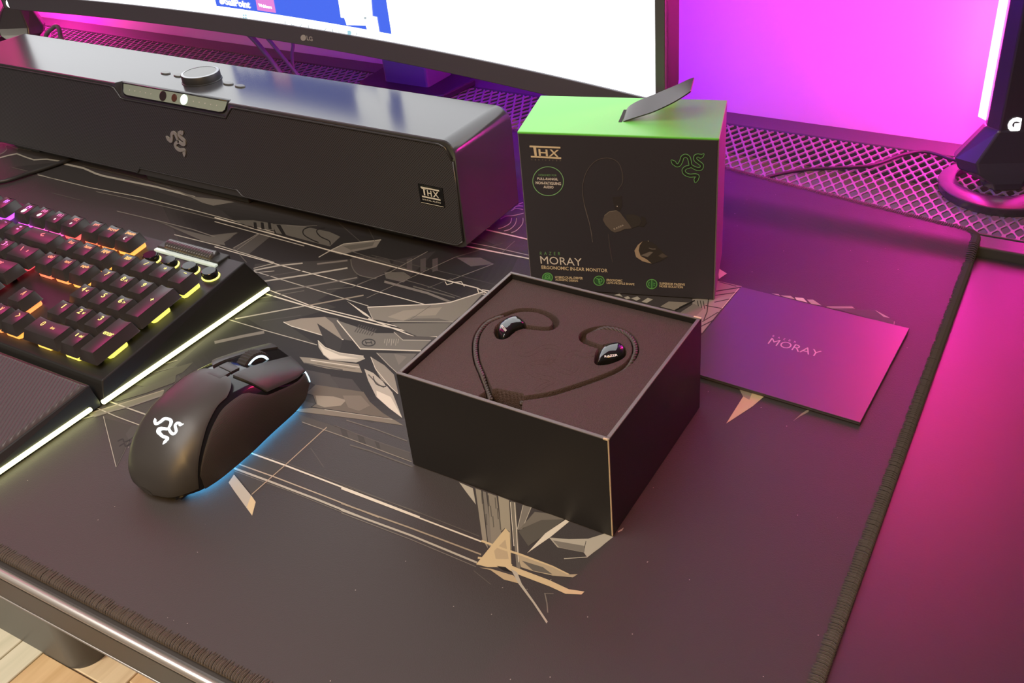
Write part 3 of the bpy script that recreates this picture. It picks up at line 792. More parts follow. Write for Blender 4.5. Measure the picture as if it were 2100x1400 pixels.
for i in range(10):
    x = (-0.6970 + 0.0068 * i) if i < 5 else (-0.6180 + 0.0068 * (i - 5)); c = Wo + Vector((x - Wo.x, 0, 0)) + ud * 0.0062
    MB().loft([[c + nv * h + Vector((0.0006 * math.cos(a), 0, 0)) + ud * (0.0006 * math.sin(a)) for a in [2 * math.pi * q / 8 for q in range(8)]] for h in (0.0005, 0.00085)]).build('microphone_dot', M['silver'], sw)
# dial and four touch buttons
kc = Vector((-0.6400, 0.4005, SZ1))
prof = [(0.0172, 0.0), (0.0172, 0.0006), (0.0165, 0.0010), (0.0165, 0.0066), (0.0160, 0.0073), (0.0138, 0.0075), (0.0134, 0.0072), (0.0, 0.0072)]
M['dial_top'] = mat('dial_top_grey', (0.10, 0.105, 0.105), 0.3)
kb_ = MB(); kb_.loft([[kc + Vector((r * math.cos(2 * math.pi * q / 64), r * math.sin(2 * math.pi * q / 64), h)) for q in range(64)] for r, h in prof[:5]], cap=False)
kn = kb_.build('dial', M['plastic_soft'], sbar); smooth_by_angle(kn, 40)
MB().loft([[kc + Vector((r * math.cos(2 * math.pi * q / 64), r * math.sin(2 * math.pi * q / 64), h)) for q in range(64)] for r, h in ((0.0160, 0.0073), (0.0140, 0.0076))], cap=False).build('dial_ring', M['grey_metal'], kn, smooth=True)
MB().loft([[kc + Vector((r * math.cos(2 * math.pi * q / 64), r * math.sin(2 * math.pi * q / 64), h)) for q in range(64)] for r, h in ((0.0140, 0.0060), (0.0140, 0.0074))]).build('dial_cap', M['dial_top'], kn)
for x, y in ((-0.6871, 0.4018), (-0.6700, 0.4012), (-0.6090, 0.4012), (-0.5940, 0.4000)):
    c = Vector((x, y, SZ1)); ring = lambda k, h: [c + Vector((k * 0.0054 * math.cos(a) + 0.0, k * 0.0030 * math.sin(a), h)) for a in [2 * math.pi * q / 24 for q in range(24)]]
    bt = MB().loft([ring(1, -0.0003), ring(1, 0.0007), ring(0.86, 0.0011)]).build('touch_button', M['dial_top'], sbar)
# foot block, end feet
MB().box((-0.717, 0.372, 0.0006), (-0.587, 0.440, 0.0167)).build('foot', M['rubber'], sbar, bevel=0.001)
for x in (-0.90, -0.43):
    MB().box((x - 0.02, 0.376, 0.0006), (x + 0.02, 0.436, 0.0102)).build('foot', M['rubber'], sbar, bevel=0.001)
# emblem and badge
emb = MB(); emblem_into(emb, Vector((-0.6496, SY0 - 0.0006, 0.0515)), Vector((0.0255, 0, 0.003)), Vector((0.002, 0, 0.0285)), Vector((0, -0.0011, 0)), 0.02, None, 0.0012)
tag(emb.build('emblem', mat('dark_chrome', (0.42, 0.42, 0.42), 0.35, metal=0.4), sbar), 'dark chrome triple snake emblem')
bc = Vector((-0.3760, SY0 - 0.0006, 0.0515))
MB().box((bc.x - 0.0115, bc.y - 0.0006, bc.z - 0.0085), (bc.x + 0.0115, bc.y + 0.0006, bc.z + 0.0078)).build('badge', M['gloss'], sbar, bevel=0.0003)
bdg = sbar.children[-1]


def thx(mb, O, X, Z, N, col=None):
    """three letters between two bars; O lower left, X full width, Z full height"""
    q = lambda a, c: O + X * a + Z * c + N
    quad = lambda pts: mb.add([q(*p) for p in pts], [tuple(range(len(pts)))], col)
    quad([(0, 0.86), (1, 0.86), (1, 1.0), (0, 1.0)]); quad([(0, 0), (1, 0), (1, 0.14), (0, 0.14)])
    quad([(0.12, 0.80), (0.12, 0.22), (0.20, 0.22), (0.20, 0.80)]); quad([(0.04, 0.8), (0.28, 0.8), (0.28, 0.88), (0.04, 0.88)])
    text_into(mb, 'H', q(0.32, 0.22) - N, X * 0.24, Z * 0.56, N, 0.02, 0, col); text_into(mb, 'X', q(0.62, 0.22) - N, X * 0.32, Z * 0.56, N, 0.02, 0, col)


pl = MB(); N_ = Vector((0, -0.0008, 0))
thx(pl, bc + Vector((-0.0088, 0, -0.0030)), Vector((0.0172, 0, 0)), Vector((0, 0, 0.0090)), N_)
text_into(pl, 'SPATIAL AUDIO', bc + Vector((-0.0088, 0, -0.0055)), Vector((0.0172, 0, 0)), Vector((0, 0, 0.0013)), N_)
pl.add([bc + Vector((a, 0, c)) + N_ for a, c in ((-0.0105, -0.0080), (0.0105, -0.0080), (0.0105, -0.0076), (-0.0105, -0.0076))], [(0, 1, 2, 3)])
pl.build('lettering', mat('badge_print', (0.75, 0.74, 0.66), 0.4), bdg)

# ---------------------------------------------------------------- curved monitor
a3, b3, c3 = Vector((-1.0298, 0.4976)), Vector((-0.6130, 0.5062)), Vector((-0.2173, 0.4467))
d_ = 2 * (a3.x * (b3.y - c3.y) + b3.x * (c3.y - a3.y) + c3.x * (a3.y - b3.y))
OX = ((a3.length_squared) * (b3.y - c3.y) + b3.length_squared * (c3.y - a3.y) + c3.length_squared * (a3.y - b3.y)) / d_
OY = ((a3.length_squared) * (c3.x - b3.x) + b3.length_squared * (a3.x - c3.x) + c3.length_squared * (b3.x - a3.x)) / d_
OC = Vector((OX, OY)); RM = (b3 - OC).length
ang = lambda p: math.atan2(p.x - OC.x, p.y - OC.y)
TR = ang(c3); TC = ang(b3); TL = TC - (TR - TC) * 1.07
MZ0, MZ1 = 0.100, 0.462


def mp(t, k, z):
    """point on the screen arc: angle t, k metres behind the front face, height z"""
    return Vector((OC.x + (RM + k) * math.sin(t), OC.y + (RM + k) * math.cos(t), z))


def screen_px(px, py, k):
    d = ray(px, py); r = RM + k
    ax, ay = CAM.x - OC.x, CAM.y - OC.y
    A2 = d.x ** 2 + d.y ** 2; B2 = 2 * (ax * d.x + ay * d.y); C2 = ax * ax + ay * ay - r * r
    t = (-B2 + math.sqrt(B2 * B2 - 4 * A2 * C2)) / (2 * A2)
    p = CAM + d * t
    return math.atan2(p.x - OC.x, p.y - OC.y), p.z


mon = thing('curved_monitor', 'wide curved computer monitor showing a bright white page behind the sound bar', 'monitor', (-0.617, 0.66, 0.004))
NT = 48
arc = [TL + (TR - TL) * i / NT for i in range(NT + 1)]
MB().loft([[mp(t, 0.0012, MZ0), mp(t, 0.0012, MZ1), mp(t, 0.009, MZ1), mp(t, 0.016, MZ1 - 0.03), mp(t, 0.016, MZ0 + 0.03), mp(t, 0.009, MZ0)] for t in arc]).build('back_housing', M['plastic_soft'], mon)
fr = MB()
mg = 0.0085 / RM


def strip(t0, t1, z0, z1, k0, k1, mb, n=NT):
    mb.loft([[mp(t, k0, z0), mp(t, k0, z1), mp(t, k1, z1), mp(t, k1, z0)] for t in [t0 + (t1 - t0) * i / n for i in range(n + 1)]])


strip(TL, TR, MZ0, MZ0 + 0.0175, -0.0012, 0.004, fr); strip(TL, TR, MZ1 - 0.009, MZ1, -0.0012, 0.004, fr)
strip(TL, TL + mg, MZ0 + 0.0175, MZ1 - 0.009, -0.0012, 0.004, fr, 2); strip(TR - mg, TR, MZ0 + 0.0175, MZ1 - 0.009, -0.0012, 0.004, fr, 2)
bz = fr.build('bezel', M['bezel'], mon, bevel=0.0007, seg=2)
M['screen'] = mat('lit_white_page', (0.02, 0.02, 0.02), 0.25, emit=(0.96, 0.98, 1.0), power=SCREEN_POWER)
M['screen_blue'] = mat('lit_blue_page', (0.02, 0.02, 0.02), 0.25, emit=(0.055, 0.135, 0.80), power=1.1)
M['screen_pink'] = mat('lit_pink_button', (0.02, 0.02, 0.02), 0.25, emit=(0.82, 0.25, 0.72), power=1.0)
M['screen_grey'] = mat('lit_grey_icon', (0.02, 0.02, 0.02), 0.25, emit=(0.45, 0.52, 0.55), power=1.1)
M['screen_teal'] = mat('lit_teal_icon', (0.02, 0.02, 0.02), 0.25, emit=(0.30, 0.55, 0.65), power=1.2)
sc = MB(); sc.loft([[mp(t, 0.0008, MZ0 + 0.016), mp(t, 0.0008, MZ1 - 0.008)] for t in arc], close=False)
scr = sc.build('screen', M['screen'], mon, smooth=True)


def page_poly(px, k, m, name):
    P = [screen_px(x, y, k) for x, y in px]; b = MB(); b.add([mp(t, k, z) for t, z in P], [tuple(range(len(P)))]); return b.build(name, m, scr)


pa = screen_px(444, 12, 0.0004); pb = screen_px(752, 61, 0.0004); pc = screen_px(803, 70, 0.0004); pd = screen_px(419 + 8, -60, 0.0004); zt = pd[1] + 0.004
bl = MB()
L0 = pa[0]; L1 = pc[0]
bl.loft([[mp(L0 + (L1 - L0) * i / 16, 0.0004, pa[1] + (pc[1] - pa[1]) * i / 16), mp(L0 + (L1 - L0) * i / 16, 0.0004, zt)] for i in range(17)], close=False)
bl.build('web_page', M['screen_blue'], scr)
page_poly([(689, -30), (699, 36), (706, 37), (711, 51.5), (750, 52.5), (753, 61.5), (778, 66), (773, 35), (764, 33), (759, -30)], -0.0001, M['screen'], 'page_panel')
page_poly([(522, -12), (528, 21), (566, 26.5), (560, -6)], -0.0001, M['screen_pink'], 'page_button')
tx = MB()


def text_screen(mb, s, x0, x1, y0, y1, k, bold=0.03):
    v, f = text_geo(s, bold)
    (xa, ya), (xb, yb) = x0, x1
    pts = []
    for a, c in v:
        px = xa + (xb - xa) * a + (y0[0] * c); py = ya + (yb - ya) * a + (y0[1] * c)
        t, z = screen_px(px, py, k); pts.append(mp(t, k, z))
    mb.add(pts, f)


text_screen(tx, 'SailPoint', (463, 10), (514, 17.5), (-3, -15), 0, -0.0003, 0.035)
text_screen(tx, 'Webinars', (531, 14), (558, 18.5), (-2, -7), 0, -0.0003, 0.03)
tp = tx; dsc = [screen_px(456 + 6 * math.cos(a), 2 + 7 * math.sin(a), -0.0003) for a in [2 * math.pi * q / 14 for q in range(14)]]
tp.add([mp(t, -0.0003, z) for t, z in dsc], [tuple(range(14))])
tp.build('page_lettering', M['screen'], scr)
for i, (x, y) in enumerate(((584, 46), (600, 48), (615, 52), (632, 54), (649, 58), (665, 60), (682, 62), (698, 66), (716, 67), (731, 69))):
    if i in (8,): shp = [(-4, -4), (2, -5), (5, 0), (3, 5), (-3, 4)]
    elif i % 3 == 0: shp = [(-1, -3), (1, -2.6), (1.6, 3.6), (0, 3.2)]
    elif i % 3 == 1: shp = [(-4, -3), (-2.6, -3), (-2, 2), (4, 3), (4, 4.4), (-3.4, 3.4)]
    else: shp = [(-3, -2), (-2, -2.6), (0, 2), (4, -3), (5, -2), (0.6, 4.6)]
    page_poly([(x + a, y + c) for a, c in shp], -0.0001, M['screen_teal'] if i == 8 else M['screen_grey'], 'taskbar_icon')
for dx in (0, 4.4):
    for dy in (0, 4.6):
        page_poly([(498 + dx + a, 29.5 + dy + c) for a, c in ((0, 0), (3.4, 0.4), (3.8, 4.0), (0.4, 3.6))], -0.0001, M['screen_teal'], 'taskbar_tile')
page_poly([(749 + 3 * math.cos(a), 37 + 3 * math.sin(a)) for a in [2 * math.pi * q / 10 for q in range(10)]], -0.0006, M['screen_grey'], 'page_icon')
# maker's mark on the lower bezel: a disc and two letters
lg = MB()
P = [screen_px(622 + 5.6 * math.cos(a), 77.5 + 6.4 * math.sin(a), -0.0016) for a in [2 * math.pi * q / 24 for q in range(24)]]; lg.add([mp(t, -0.0016, z) for t, z in P], [tuple(range(24))])
text_screen(lg, 'LG', (629.5, 82.5), (641.5, 84.8), (-1.2, -9.5), 0, -0.0016, 0.03)
lg.build('lettering', M['silver'], bz)
# stand
MB().box((-0.647, 0.648, 0.008), (-0.587, 0.694, 0.30)).build('stand_column', mat('stand_blue_grey', (0.13, 0.13, 0.15), 0.45), mon, bevel=0.003)
MB().box((-0.637, 0.520, 0.24), (-0.597, 0.66, 0.29)).build('neck', M['plastic_soft'], mon, bevel=0.003)
base = [(-0.675, 0.638), (-0.665, 0.630), (-0.569, 0.630), (-0.559, 0.638), (-0.553, 0.690), (-0.563, 0.700), (-0.671, 0.700), (-0.681, 0.690)]
MB().prism([(x, y, 0.0046) for x, y in base], (0, 0, 0.008)).build('stand_base', M['plastic_soft'], mon, bevel=0.002)
st = MB(); strip(TC - 0.02, TR - 0.012, 0.128, 0.140, 0.0162, 0.0195, st, 20)
st.loft([[mp(t, k, z) for t, k in ((TR - 0.030, 0.0162), (TR - 0.018, 0.0162), (TR - 0.018, 0.0195), (TR - 0.030, 0.0195))] for z in (0.15, 0.44)])
tag(st.build('led_strip', M['violet_led'], mon), 'violet light strip along the back')

# ---------------------------------------------------------------- light bars
M['bar_body'] = mat('dark_bar_plastic', (0.050, 0.045, 0.050), 0.27, spec=0.8)


def light_bar(name, label, loc, rot):
    t = thing(name, label, 'lamp', loc)
    o = Vector(loc)
    def ringdisc(r1, r0, c0, z0, z1, n=72):
        rg = []
        for k in range(n):
            a = 2 * math.pi * k / n; e = Vector((math.cos(a), math.sin(a), 0)); c = Vector((c0[0], c0[1], 0))
            rg.append([o + e * r1 + Vector((0, 0, z0)), o + e * (r1 + 0.0002) + Vector((0, 0, z1 - 0.001)), o + e * (r1 - 0.001) + Vector((0, 0, z1)), o + c + e * (r0 + 0.0008) + Vector((0, 0, z1)), o + c + e * r0 + Vector((0, 0, z1 - 0.0008)), o + c + e * r0 + Vector((0, 0, z0))])
        b = MB(); n6 = 6; vs = [p for r in rg for p in r]; fs = []
        for i in range(n):
            for j in range(n6):
                a = i * n6 + j; c = i * n6 + (j + 1) % n6; i2 = ((i + 1) % n) * n6
                fs.append((a, i2 + j, i2 + (j + 1) % n6, c))
        b.add(vs, fs); return b
    smooth_by_angle(fix_normals(ringdisc(0.0475, 0.031, (-0.004, 0.006), 0.0004, 0.0075).build('base_ring', M['bar_body'], t)), 40)
    R = Matrix.Rotation(rot, 3, 'Z'); cc = Vector((-0.004 if rot > 0 else 0.004, 0.025, 0))
    def sec(poly, z, s=(1, 1), off=(0, 0)):
        return [o + cc + R @ Vector((x * s[0] + off[0], y * s[1] + off[1], 0)) + Vector((0, 0, z)) for x, y in poly]
    six = [(-0.0105, -0.0125), (0.0105, -0.0125), (0.0175, -0.002), (0.0165, 0.006), (-0.0165, 0.006), (-0.0175, -0.002)]
    b = MB(); b.loft([sec(six, 0.034), sec(six, 0.0475), sec(six, 0.44)])
    col = fix_normals(b.build('column', M['bar_body'], t, bevel=0.0012))
    b = MB(); b.loft([sec([(-0.0164, 0.0058), (0.0164, 0.0058), (0.0200, 0.0150), (0.013, 0.0200), (-0.013, 0.0200), (-0.0200, 0.0150)], z) for z in (0.050, 0.200)])
    tag(fix_normals(b.build('diffuser', M['diffuser'], t)), 'glowing pink diffuser facing the wall')
    b = MB(); b.loft([sec([(-0.0164, 0.0058), (0.0164, 0.0058), (0.0200, 0.0150), (0.013, 0.0200), (-0.013, 0.0200), (-0.0200, 0.0150)], z) for z in (0.2003, 0.438)])
    tag(fix_normals(b.build('diffuser', M['diffuser_top'], t)), 'upper magenta half of the diffuser')
    b = MB(); b.loft([sec(six, 0.0002, (0.95, 0.9), (0, -0.014)), sec(six, 0.006, (1.15, 1.0), (0, -0.012)), sec(six, 0.014, (1.9, 1.25), (-0.004, -0.006)), sec(six, 0.022, (2.0, 1.3), (-0.005, -0.002)), sec(six, 0.047, (1.12, 1.08), (0, 0)), sec(six, 0.049, (1.0, 1.0), (0, 0))])
    fix_normals(b.build('foot', M['bar_body'], t, bevel=0.0012))
    g = MB(); N = R @ Vector((0, -0.0130, 0)); X = R @ Vector((1, 0, 0))
    text_into(g, 'G', o + cc + X * -0.0052 + Vector((0, 0, 0.0475)), X * 0.0104, Vector((0, 0, 0.0122)), N, 0.075)
    g.build('emblem', M['white_glow'], t)
    return t


light_bar('light_bar', 'upright light bar glowing white-pink against the wall beside the boxes', (0.001, 0.632, 0.003), math.radians(25))
light_bar('light_bar', 'upright light bar beyond the far end of the sound bar', (-1.244, 0.606, 0.003), math.radians(25))


M['grey_cable'] = mat('grey_cable_sheath', (0.22, 0.22, 0.24), 0.4)


def cable(name, label, pts, r, n=6, m=None):
    b = MB(); b.tube(smooth_line(pts, n), r, 8)
    return tag(b.build(name, m or M['cable'], smooth=True), label, 'cable')


cable('power_cable', 'thin cable snaking over the metal mesh to the light bar base', [(-0.192, 0.566, 0.0036), (-0.1774, 0.588, 0.0050), (-0.1521, 0.6121, 0.0050), (-0.1073, 0.6375, 0.0050), (-0.0852, 0.6708, 0.0052), (-0.0672, 0.6835, 0.0060), (-0.0402, 0.6740, 0.0060), (-0.024, 0.668, 0.009)], 0.0016)
cable('audio_cable', 'black cable lying on the mat between sound bar and keyboard', [(-0.95, 0.300, 0.0026), (-0.880, 0.303, 0.0026), (-0.8486, 0.3107, 0.0027), (-0.8394, 0.3355, 0.0027), (-0.832, 0.3604, 0.0028), (-0.826, 0.40, 0.0026), (-0.82, 0.46, 0.0026)], 0.0022)
cable('monitor_cable', 'leftmost of the three blue-lit cables hanging under the monitor', [(-0.835, 0.565, 0.15), (-0.812, 0.585, 0.092), (-0.791, 0.60, 0.0668), (-0.7698, 0.60, 0.0458), (-0.7555, 0.60, 0.0272), (-0.742, 0.60, 0.010), (-0.71, 0.60, 0.0062)], 0.0030, m=M['grey_cable'])
cable('monitor_cable', 'middle one of the three blue-lit cables hanging under the monitor', [(-0.800, 0.573, 0.15), (-0.786, 0.590, 0.092), (-0.773, 0.606, 0.0660), (-0.7576, 0.606, 0.0499), (-0.7386, 0.606, 0.0281), (-0.722, 0.607, 0.012), (-0.69, 0.61, 0.0062)], 0.0022, m=M['grey_cable'])
cable('monitor_cable', 'rightmost straight one of the three blue-lit cables under the monitor', [(-0.733, 0.575, 0.15), (-0.7365, 0.592, 0.085), (-0.738, 0.612, 0.0600), (-0.7425, 0.612, 0.0440), (-0.7475, 0.614, 0.0276), (-0.751, 0.617, 0.010), (-0.753, 0.625, 0.0058)], 0.0020, m=M['grey_cable'])
cable('looped_cable', 'small loop of cable rising behind the far end of the sound bar', [(-1.150, 0.585, 0.0056), (-1.135, 0.582, 0.022), (-1.125, 0.58, 0.0376), (-1.1073, 0.58, 0.0479), (-1.0977, 0.58, 0.0519), (-1.0949, 0.58, 0.0467), (-1.0966, 0.58, 0.0379), (-1.095, 0.582, 0.020), (-1.09, 0.585, 0.0056)], 0.0026, m=M['grey_cable'])
# ---------------------------------------------------------------- keyboard
U = 0.01905; KX, KY, KZ = -0.5419, 0.1927, 0.0360
KT = math.radians(7.3)
KR = Matrix.Rotation(KT, 3, 'X')
kbd = thing('keyboard', 'black mechanical keyboard with rainbow backlit keys beside the mouse', 'keyboard', (-0.68, 0.19, 0.0))
kx1 = -0.4665; kx0 = -0.925
TZ = lambda y: 0.0150 + (y - 0.122) * 0.1255   # top of the plate
prof = lambda x, s: [(x + s * 0.004, 0.116, 0.0012), (x + s * 0.004, 0.1165, 0.0040), (x, 0.1225, TZ(0.1225)), (x, 0.2535, TZ(0.2535)), (x + s * 0.0035, 0.2660, 0.0075), (x + s * 0.004, 0.2660, 0.0012)]
M['case'] = mat('black_keyboard_case', (0.013, 0.013, 0.013), 0.42)
fix_normals(MB().loft([prof(kx0, -1), prof(kx1, 1)]).build('case', M['case'], kbd, bevel=0.0008))
M['key'] = mat('black_keycap', (0.030, 0.027, 0.028), 0.30)
RAIN = [(-19, (0.35, 0.05, 1.0)), (-9.5, (0.45, 0.06, 1.0)), (-8.3, (0.62, 0.07, 0.95)), (-6.4, (0.95, 0.10, 0.45)), (-5.0, (1.0, 0.07, 0.10)), (-3.6, (1.0, 0.12, 0.07)), (-2.6, (1.0, 0.22, 0.06)), (-1.4, (1.0, 0.33, 0.05)), (-0.3, (1.0, 0.50, 0.07)), (1.0, (0.95, 0.68, 0.09)), (3.0, (0.86, 0.82, 0.11))]


def rain(u):
    for (a, ca), (b, cb) in zip(RAIN, RAIN[1:]):
        if u <= b:
            t = max(0, (u - a) / (b - a)); return tuple(x + (y - x) * t for x, y in zip(ca, cb))
    return RAIN[-1][1]


_LM = {}


def lit(u, kind):
    k = (round(u), kind)
    if k not in _LM:
        c = rain(u)
        if kind == 'legend':
            c2 = tuple(0.12 + 0.88 * x for x in c)
            _LM[k] = mat('backlit_legend', c2, 0.4, emit=c2, power=0.8)
        else:
            _LM[k] = mat('lit_switch_housing', tuple(0.3 + 0.6 * x for x in c), 0.35, emit=c, power=1.5)
    return _LM[k]


_KM = {}


def key_mesh(w, h):
    """keycap with dished top; origin at the centre of its top"""
    if (w, h) in _KM: return _KM[(w, h)]
    b = MB(); W2, H2 = (w * U - 0.0010) / 2, (h * U - 0.0010) / 2
    a2, d2 = W2 - 0.0031, H2 - 0.0022
    def loop(hw, y0, y1, z, r, n=2):
        pts = []
        for cx, cy, a0 in ((hw - r, y1 - r, 0), (-hw + r, y1 - r, 90), (-hw + r, y0 + r, 180), (hw - r, y0 + r, 270)):
            for k in range(n + 1):
                a = math.radians(a0 + 90 * k / n); pts.append((cx + r * math.cos(a), cy + r * math.sin(a), z))
        return pts
    off = 0.0006
    b.loft([loop(W2, -H2, H2, -0.0078, 0.0010), loop(W2 - 0.0003, -H2 + 0.0002, H2 - 0.0003, -0.0072, 0.0012), loop(a2, -d2 + off, d2 + off, -0.0003, 0.0004)], cap=False)
    # dished top: strips across the width, lower in the middle
    n = 8; ys = [-d2 + off, -d2 * 0.94 + off, d2 * 0.94 + off, d2 + off]
    dish = lambda x: 0.0006 * (min(1, abs(x) / a2) ** 2) - 0.0006
    b.loft([[(-a2 + 2 * a2 * i / n, y, dish(-a2 + 2 * a2 * i / n) - (0.0002 if j in (0, 3) else 0)) for i in range(n + 1)] for j, y in enumerate(ys)], close=False)
    # front and back lips up to the dish, and the two sides
    for y, s in ((ys[0], 1), (ys[3], -1)):
        up = [(-a2 + 2 * a2 * i / n, y, dish(-a2 + 2 * a2 * i / n) - 0.0002) for i in range(n + 1)]; lo = [(p[0], y, -0.0012) for p in up]
        b.loft([lo, up] if s > 0 else [up, lo], close=False)
    for x in (-a2, a2):
        up = [(x, y, dish(a2) - (0.0002 if j in (0, 3) else 0)) for j, y in enumerate(ys)]; lo = [(x, y, -0.0012) for y in ys]
        b.loft([up, lo] if x < 0 else [lo, up], close=False)
    me = bpy.data.meshes.new('key'); me.from_pydata(b.v, [], b.f); me.materials.append(M['key'])
    bm = bmesh.new(); bm.from_mesh(me)
    for f in bm.faces: f.smooth = True
    for e in bm.edges:
        if len(e.link_faces) == 2 and e.calc_face_angle(0) > 0.6: e.smooth = False
    bm.to_mesh(me); bm.free()
    _KM[(w, h)] = me; return me


hs = MB(); q = 0.0076
rg = lambda k, z: [(x * q * k, y * q * k, z) for x, y in ((1, 0.8), (0.8, 1), (-0.8, 1), (-1, 0.8), (-1, -0.8), (-0.8, -1), (0.8, -1), (1, -0.8))]
hs.loft([rg(1.0, -0.0127), rg(1.0, -0.0088), rg(0.95, -0.0080), rg(0.70, -0.0055)])
_hm = bpy.data.meshes.new('switch_housing'); _hm.from_pydata(hs.v, [], hs.f)
_hm.materials.append(None)


def key_pos(u, r):
    return Vector((KX, KY, KZ)) + Vector((u * U, 0, 0)) + KR @ Vector((0, -r * U, 0))


def add_key(u, r, w=1, h=1, legend=None, sub=None, dot=None, tall=0.0):
    p = key_pos(u, r) - ORG['keyboard']
    k = bpy.data.objects.new('key', key_mesh(w, h)); C.objects.link(k); k.parent = kbd; k.location = p; k.rotation_euler = (KT, 0, 0)
    o = bpy.data.objects.new('switch_housing', _hm); C.objects.link(o); o.parent = kbd; o.location = p; o.rotation_euler = (KT, 0, 0)
    o.material_slots[0].link = 'OBJECT'; o.material_slots[0].material = lit(u, 'housing')
    if h > 1 or w > 1.9:
        st = MB()
        for s in (-1, 1):
            c = (s * 0.0119, 0) if w > h else (0, s * 0.0119)
            st.box((c[0] - 0.0022, c[1] - 0.0022, -0.0118), (c[0] + 0.0022, c[1] + 0.0022, -0.007))
        s2 = st.build('stabiliser', M['gloss'], None); s2.parent = kbd; s2.location = p; s2.rotation_euler = (KT, 0, 0)
    if u < -12.5: return
    W2, H2 = (w * U - 0.001) / 2 - 0.0031, (h * U - 0.001) / 2 - 0.0022
    mb = MB(); Z = Vector((0, 0, 1)); zl = -0.00045
    a2 = W2
    def put(s, x, y, wd, ht, bold=0.012):
        t_ = MB(); nw = 0.4 if s in "1Iil|.';," else 1.0
        text_into(t_, s, Vector((x + wd * (1 - nw) / 2, y, 0)), Vector((wd * nw, 0, 0)), Vector((0, ht, 0)), Vector((0, 0, 0)), bold)
        mb.add([(p[0], p[1], 0.0006 * min(1, abs(p[0]) / a2) ** 2 - 0.0006 + 0.00012) for p in t_.v], t_.f)
    if legend:
        ht = 0.0044 if len(legend) <= 2 and legend[0] not in '-+*/.\'' else 0.0033
        wd = {1: 0.0026, 2: 0.0046}.get(len(legend), min(0.0018 * len(legend), 2 * W2 * 0.82))
        if legend in '-': ht, wd = 0.0006, 0.0026
        if legend == '+': ht, wd = 0.0028, 0.0028
        if legend == '*': ht, wd = 0.0024, 0.0024
        y = H2 + 0.0006 - 0.0022 - ht if h == 1 else 0.001
        x = -wd / 2 if not sub else -W2 * 0.55
        put(legend, x, y, wd, ht)
        if sub:
            put(sub, W2 * 0.12, y + 0.0003, 0.0011 * max(2, len(sub)) + 0.0004, 0.0022)
    if mb.v:
        l = mb.build('legend', lit(u, 'legend'), None); l.parent = k
    if dot:
        d = MB()
        if dot == 'moon':
            ps = [(0.0015 * math.cos(a), 0.0018 * math.sin(a)) for a in np.linspace(1.2, 5.2, 10)] + [(0.0006 + 0.0012 * math.cos(a), 0.0012 * math.sin(a) + 0.0002) for a in np.linspace(5.0, 1.5, 8)]
        else:
            ps = [(dot * math.cos(a), dot * 1.25 * math.sin(a)) for a in [2 * math.pi * i / 16 for i in range(16)]]
        d.add([(x, y - 0.0018, -0.00044) for x, y in ps], [tuple(range(len(ps)))])
        m_ = d.build('symbol', M['silver_dot'], None); m_.parent = k


M['silver_dot'] = mat('pale_grey_symbol', (0.75, 0.72, 0.72), 0.5, emit=(1, 0.95, 0.95), power=0.25)
fk = ['esc'] + ['f%d' % i for i in range(1, 13)]
fu = [-18.5, -16.5, -15.5, -14.5, -13.5, -12, -11, -10, -9, -7.5, -6.5, -5.5, -4.5]
for s, u in zip(fk, fu): add_key(u, -2.25, legend=s, dot={'f9': 0.0021, 'f10': 0.0018, 'f11': 0.0009, 'f12': 0.0010}.get(s))
for s, u in zip(('prt', 'scroll', 'pause'), (-3.25, -2.25, -1.25)): add_key(u, -2.25, legend=s, dot='moon' if s == 'pause' else None)
for i, s in enumerate('`1234567890-='): add_key(-18.5 + i, -1, legend=s, sub=None)
add_key(-5, -1, 2, legend='<-')
add_key(-18.25, 0, 1.5, legend='tab')
for i, s in enumerate('qwertyuiop[]'): add_key(-17 + i, 0, legend=s, sub={'[': '{', ']': '}'}.get(s))
add_key(-4.75, 0, 1.5, legend='\\', sub='|')
add_key(-18.125, 1, 1.75, legend='caps')
for i, s in enumerate("asdfghjkl;'"): add_key(-16.75 + i, 1, legend=s)
add_key(-5.125, 1, 2.25, legend='enter')
add_key(-17.875, 2, 2.25, legend='shift')
for i, s in enumerate('zxcvbnm,./'): add_key(-16.25 + i, 2, legend=s)
add_key(-5.375, 2, 2.75, legend='shift')
for u, w, s in ((-18.375, 1.25, 'ctrl'), (-17.125, 1.25, 'win'), (-15.875, 1.25, 'alt'), (-8.375, 1.25, 'alt'), (-7.125, 1.25, 'fn'), (-5.875, 1.25, 'menu'), (-4.625, 1.25, 'ctrl')): add_key(u, 3, w, legend=s)
add_key(-12.125, 3, 6.25)
for i, s in enumerate(('ins', 'home', 'pgup')): add_key(-3.25 + i, -1, legend=s)
for i, s in enumerate(('del', 'end', 'pgdn')): add_key(-3.25 + i, 0, legend=s)
add_key(-2.25, 2, legend='^')
for i, s in enumerate(('<', 'v', '>')): add_key(-3.25 + i, 3, legend=s)
for i, s in enumerate(('num', '/', '*', '-')): add_key(i, -1, legend=s)
for i, s in enumerate((('7', None), ('8', '^'), ('9', None))): add_key(i, 0, legend=s[0], sub=s[1])
for i, s in enumerate((('4', '<'), ('5', None), ('6', '>'))): add_key(i, 1, legend=s[0], sub=s[1])
for i, s in enumerate((('1', None), ('2', 'v'), ('3', None))): add_key(i, 2, legend=s[0], sub=s[1])
add_key(0.5, 3, 2, legend='0', sub='ins'); add_key(2, 3, legend='.', sub='del')
add_key(3, 0.5, 1, 2, legend='+'); add_key(3, 2.5, 1, 2, legend='enter')
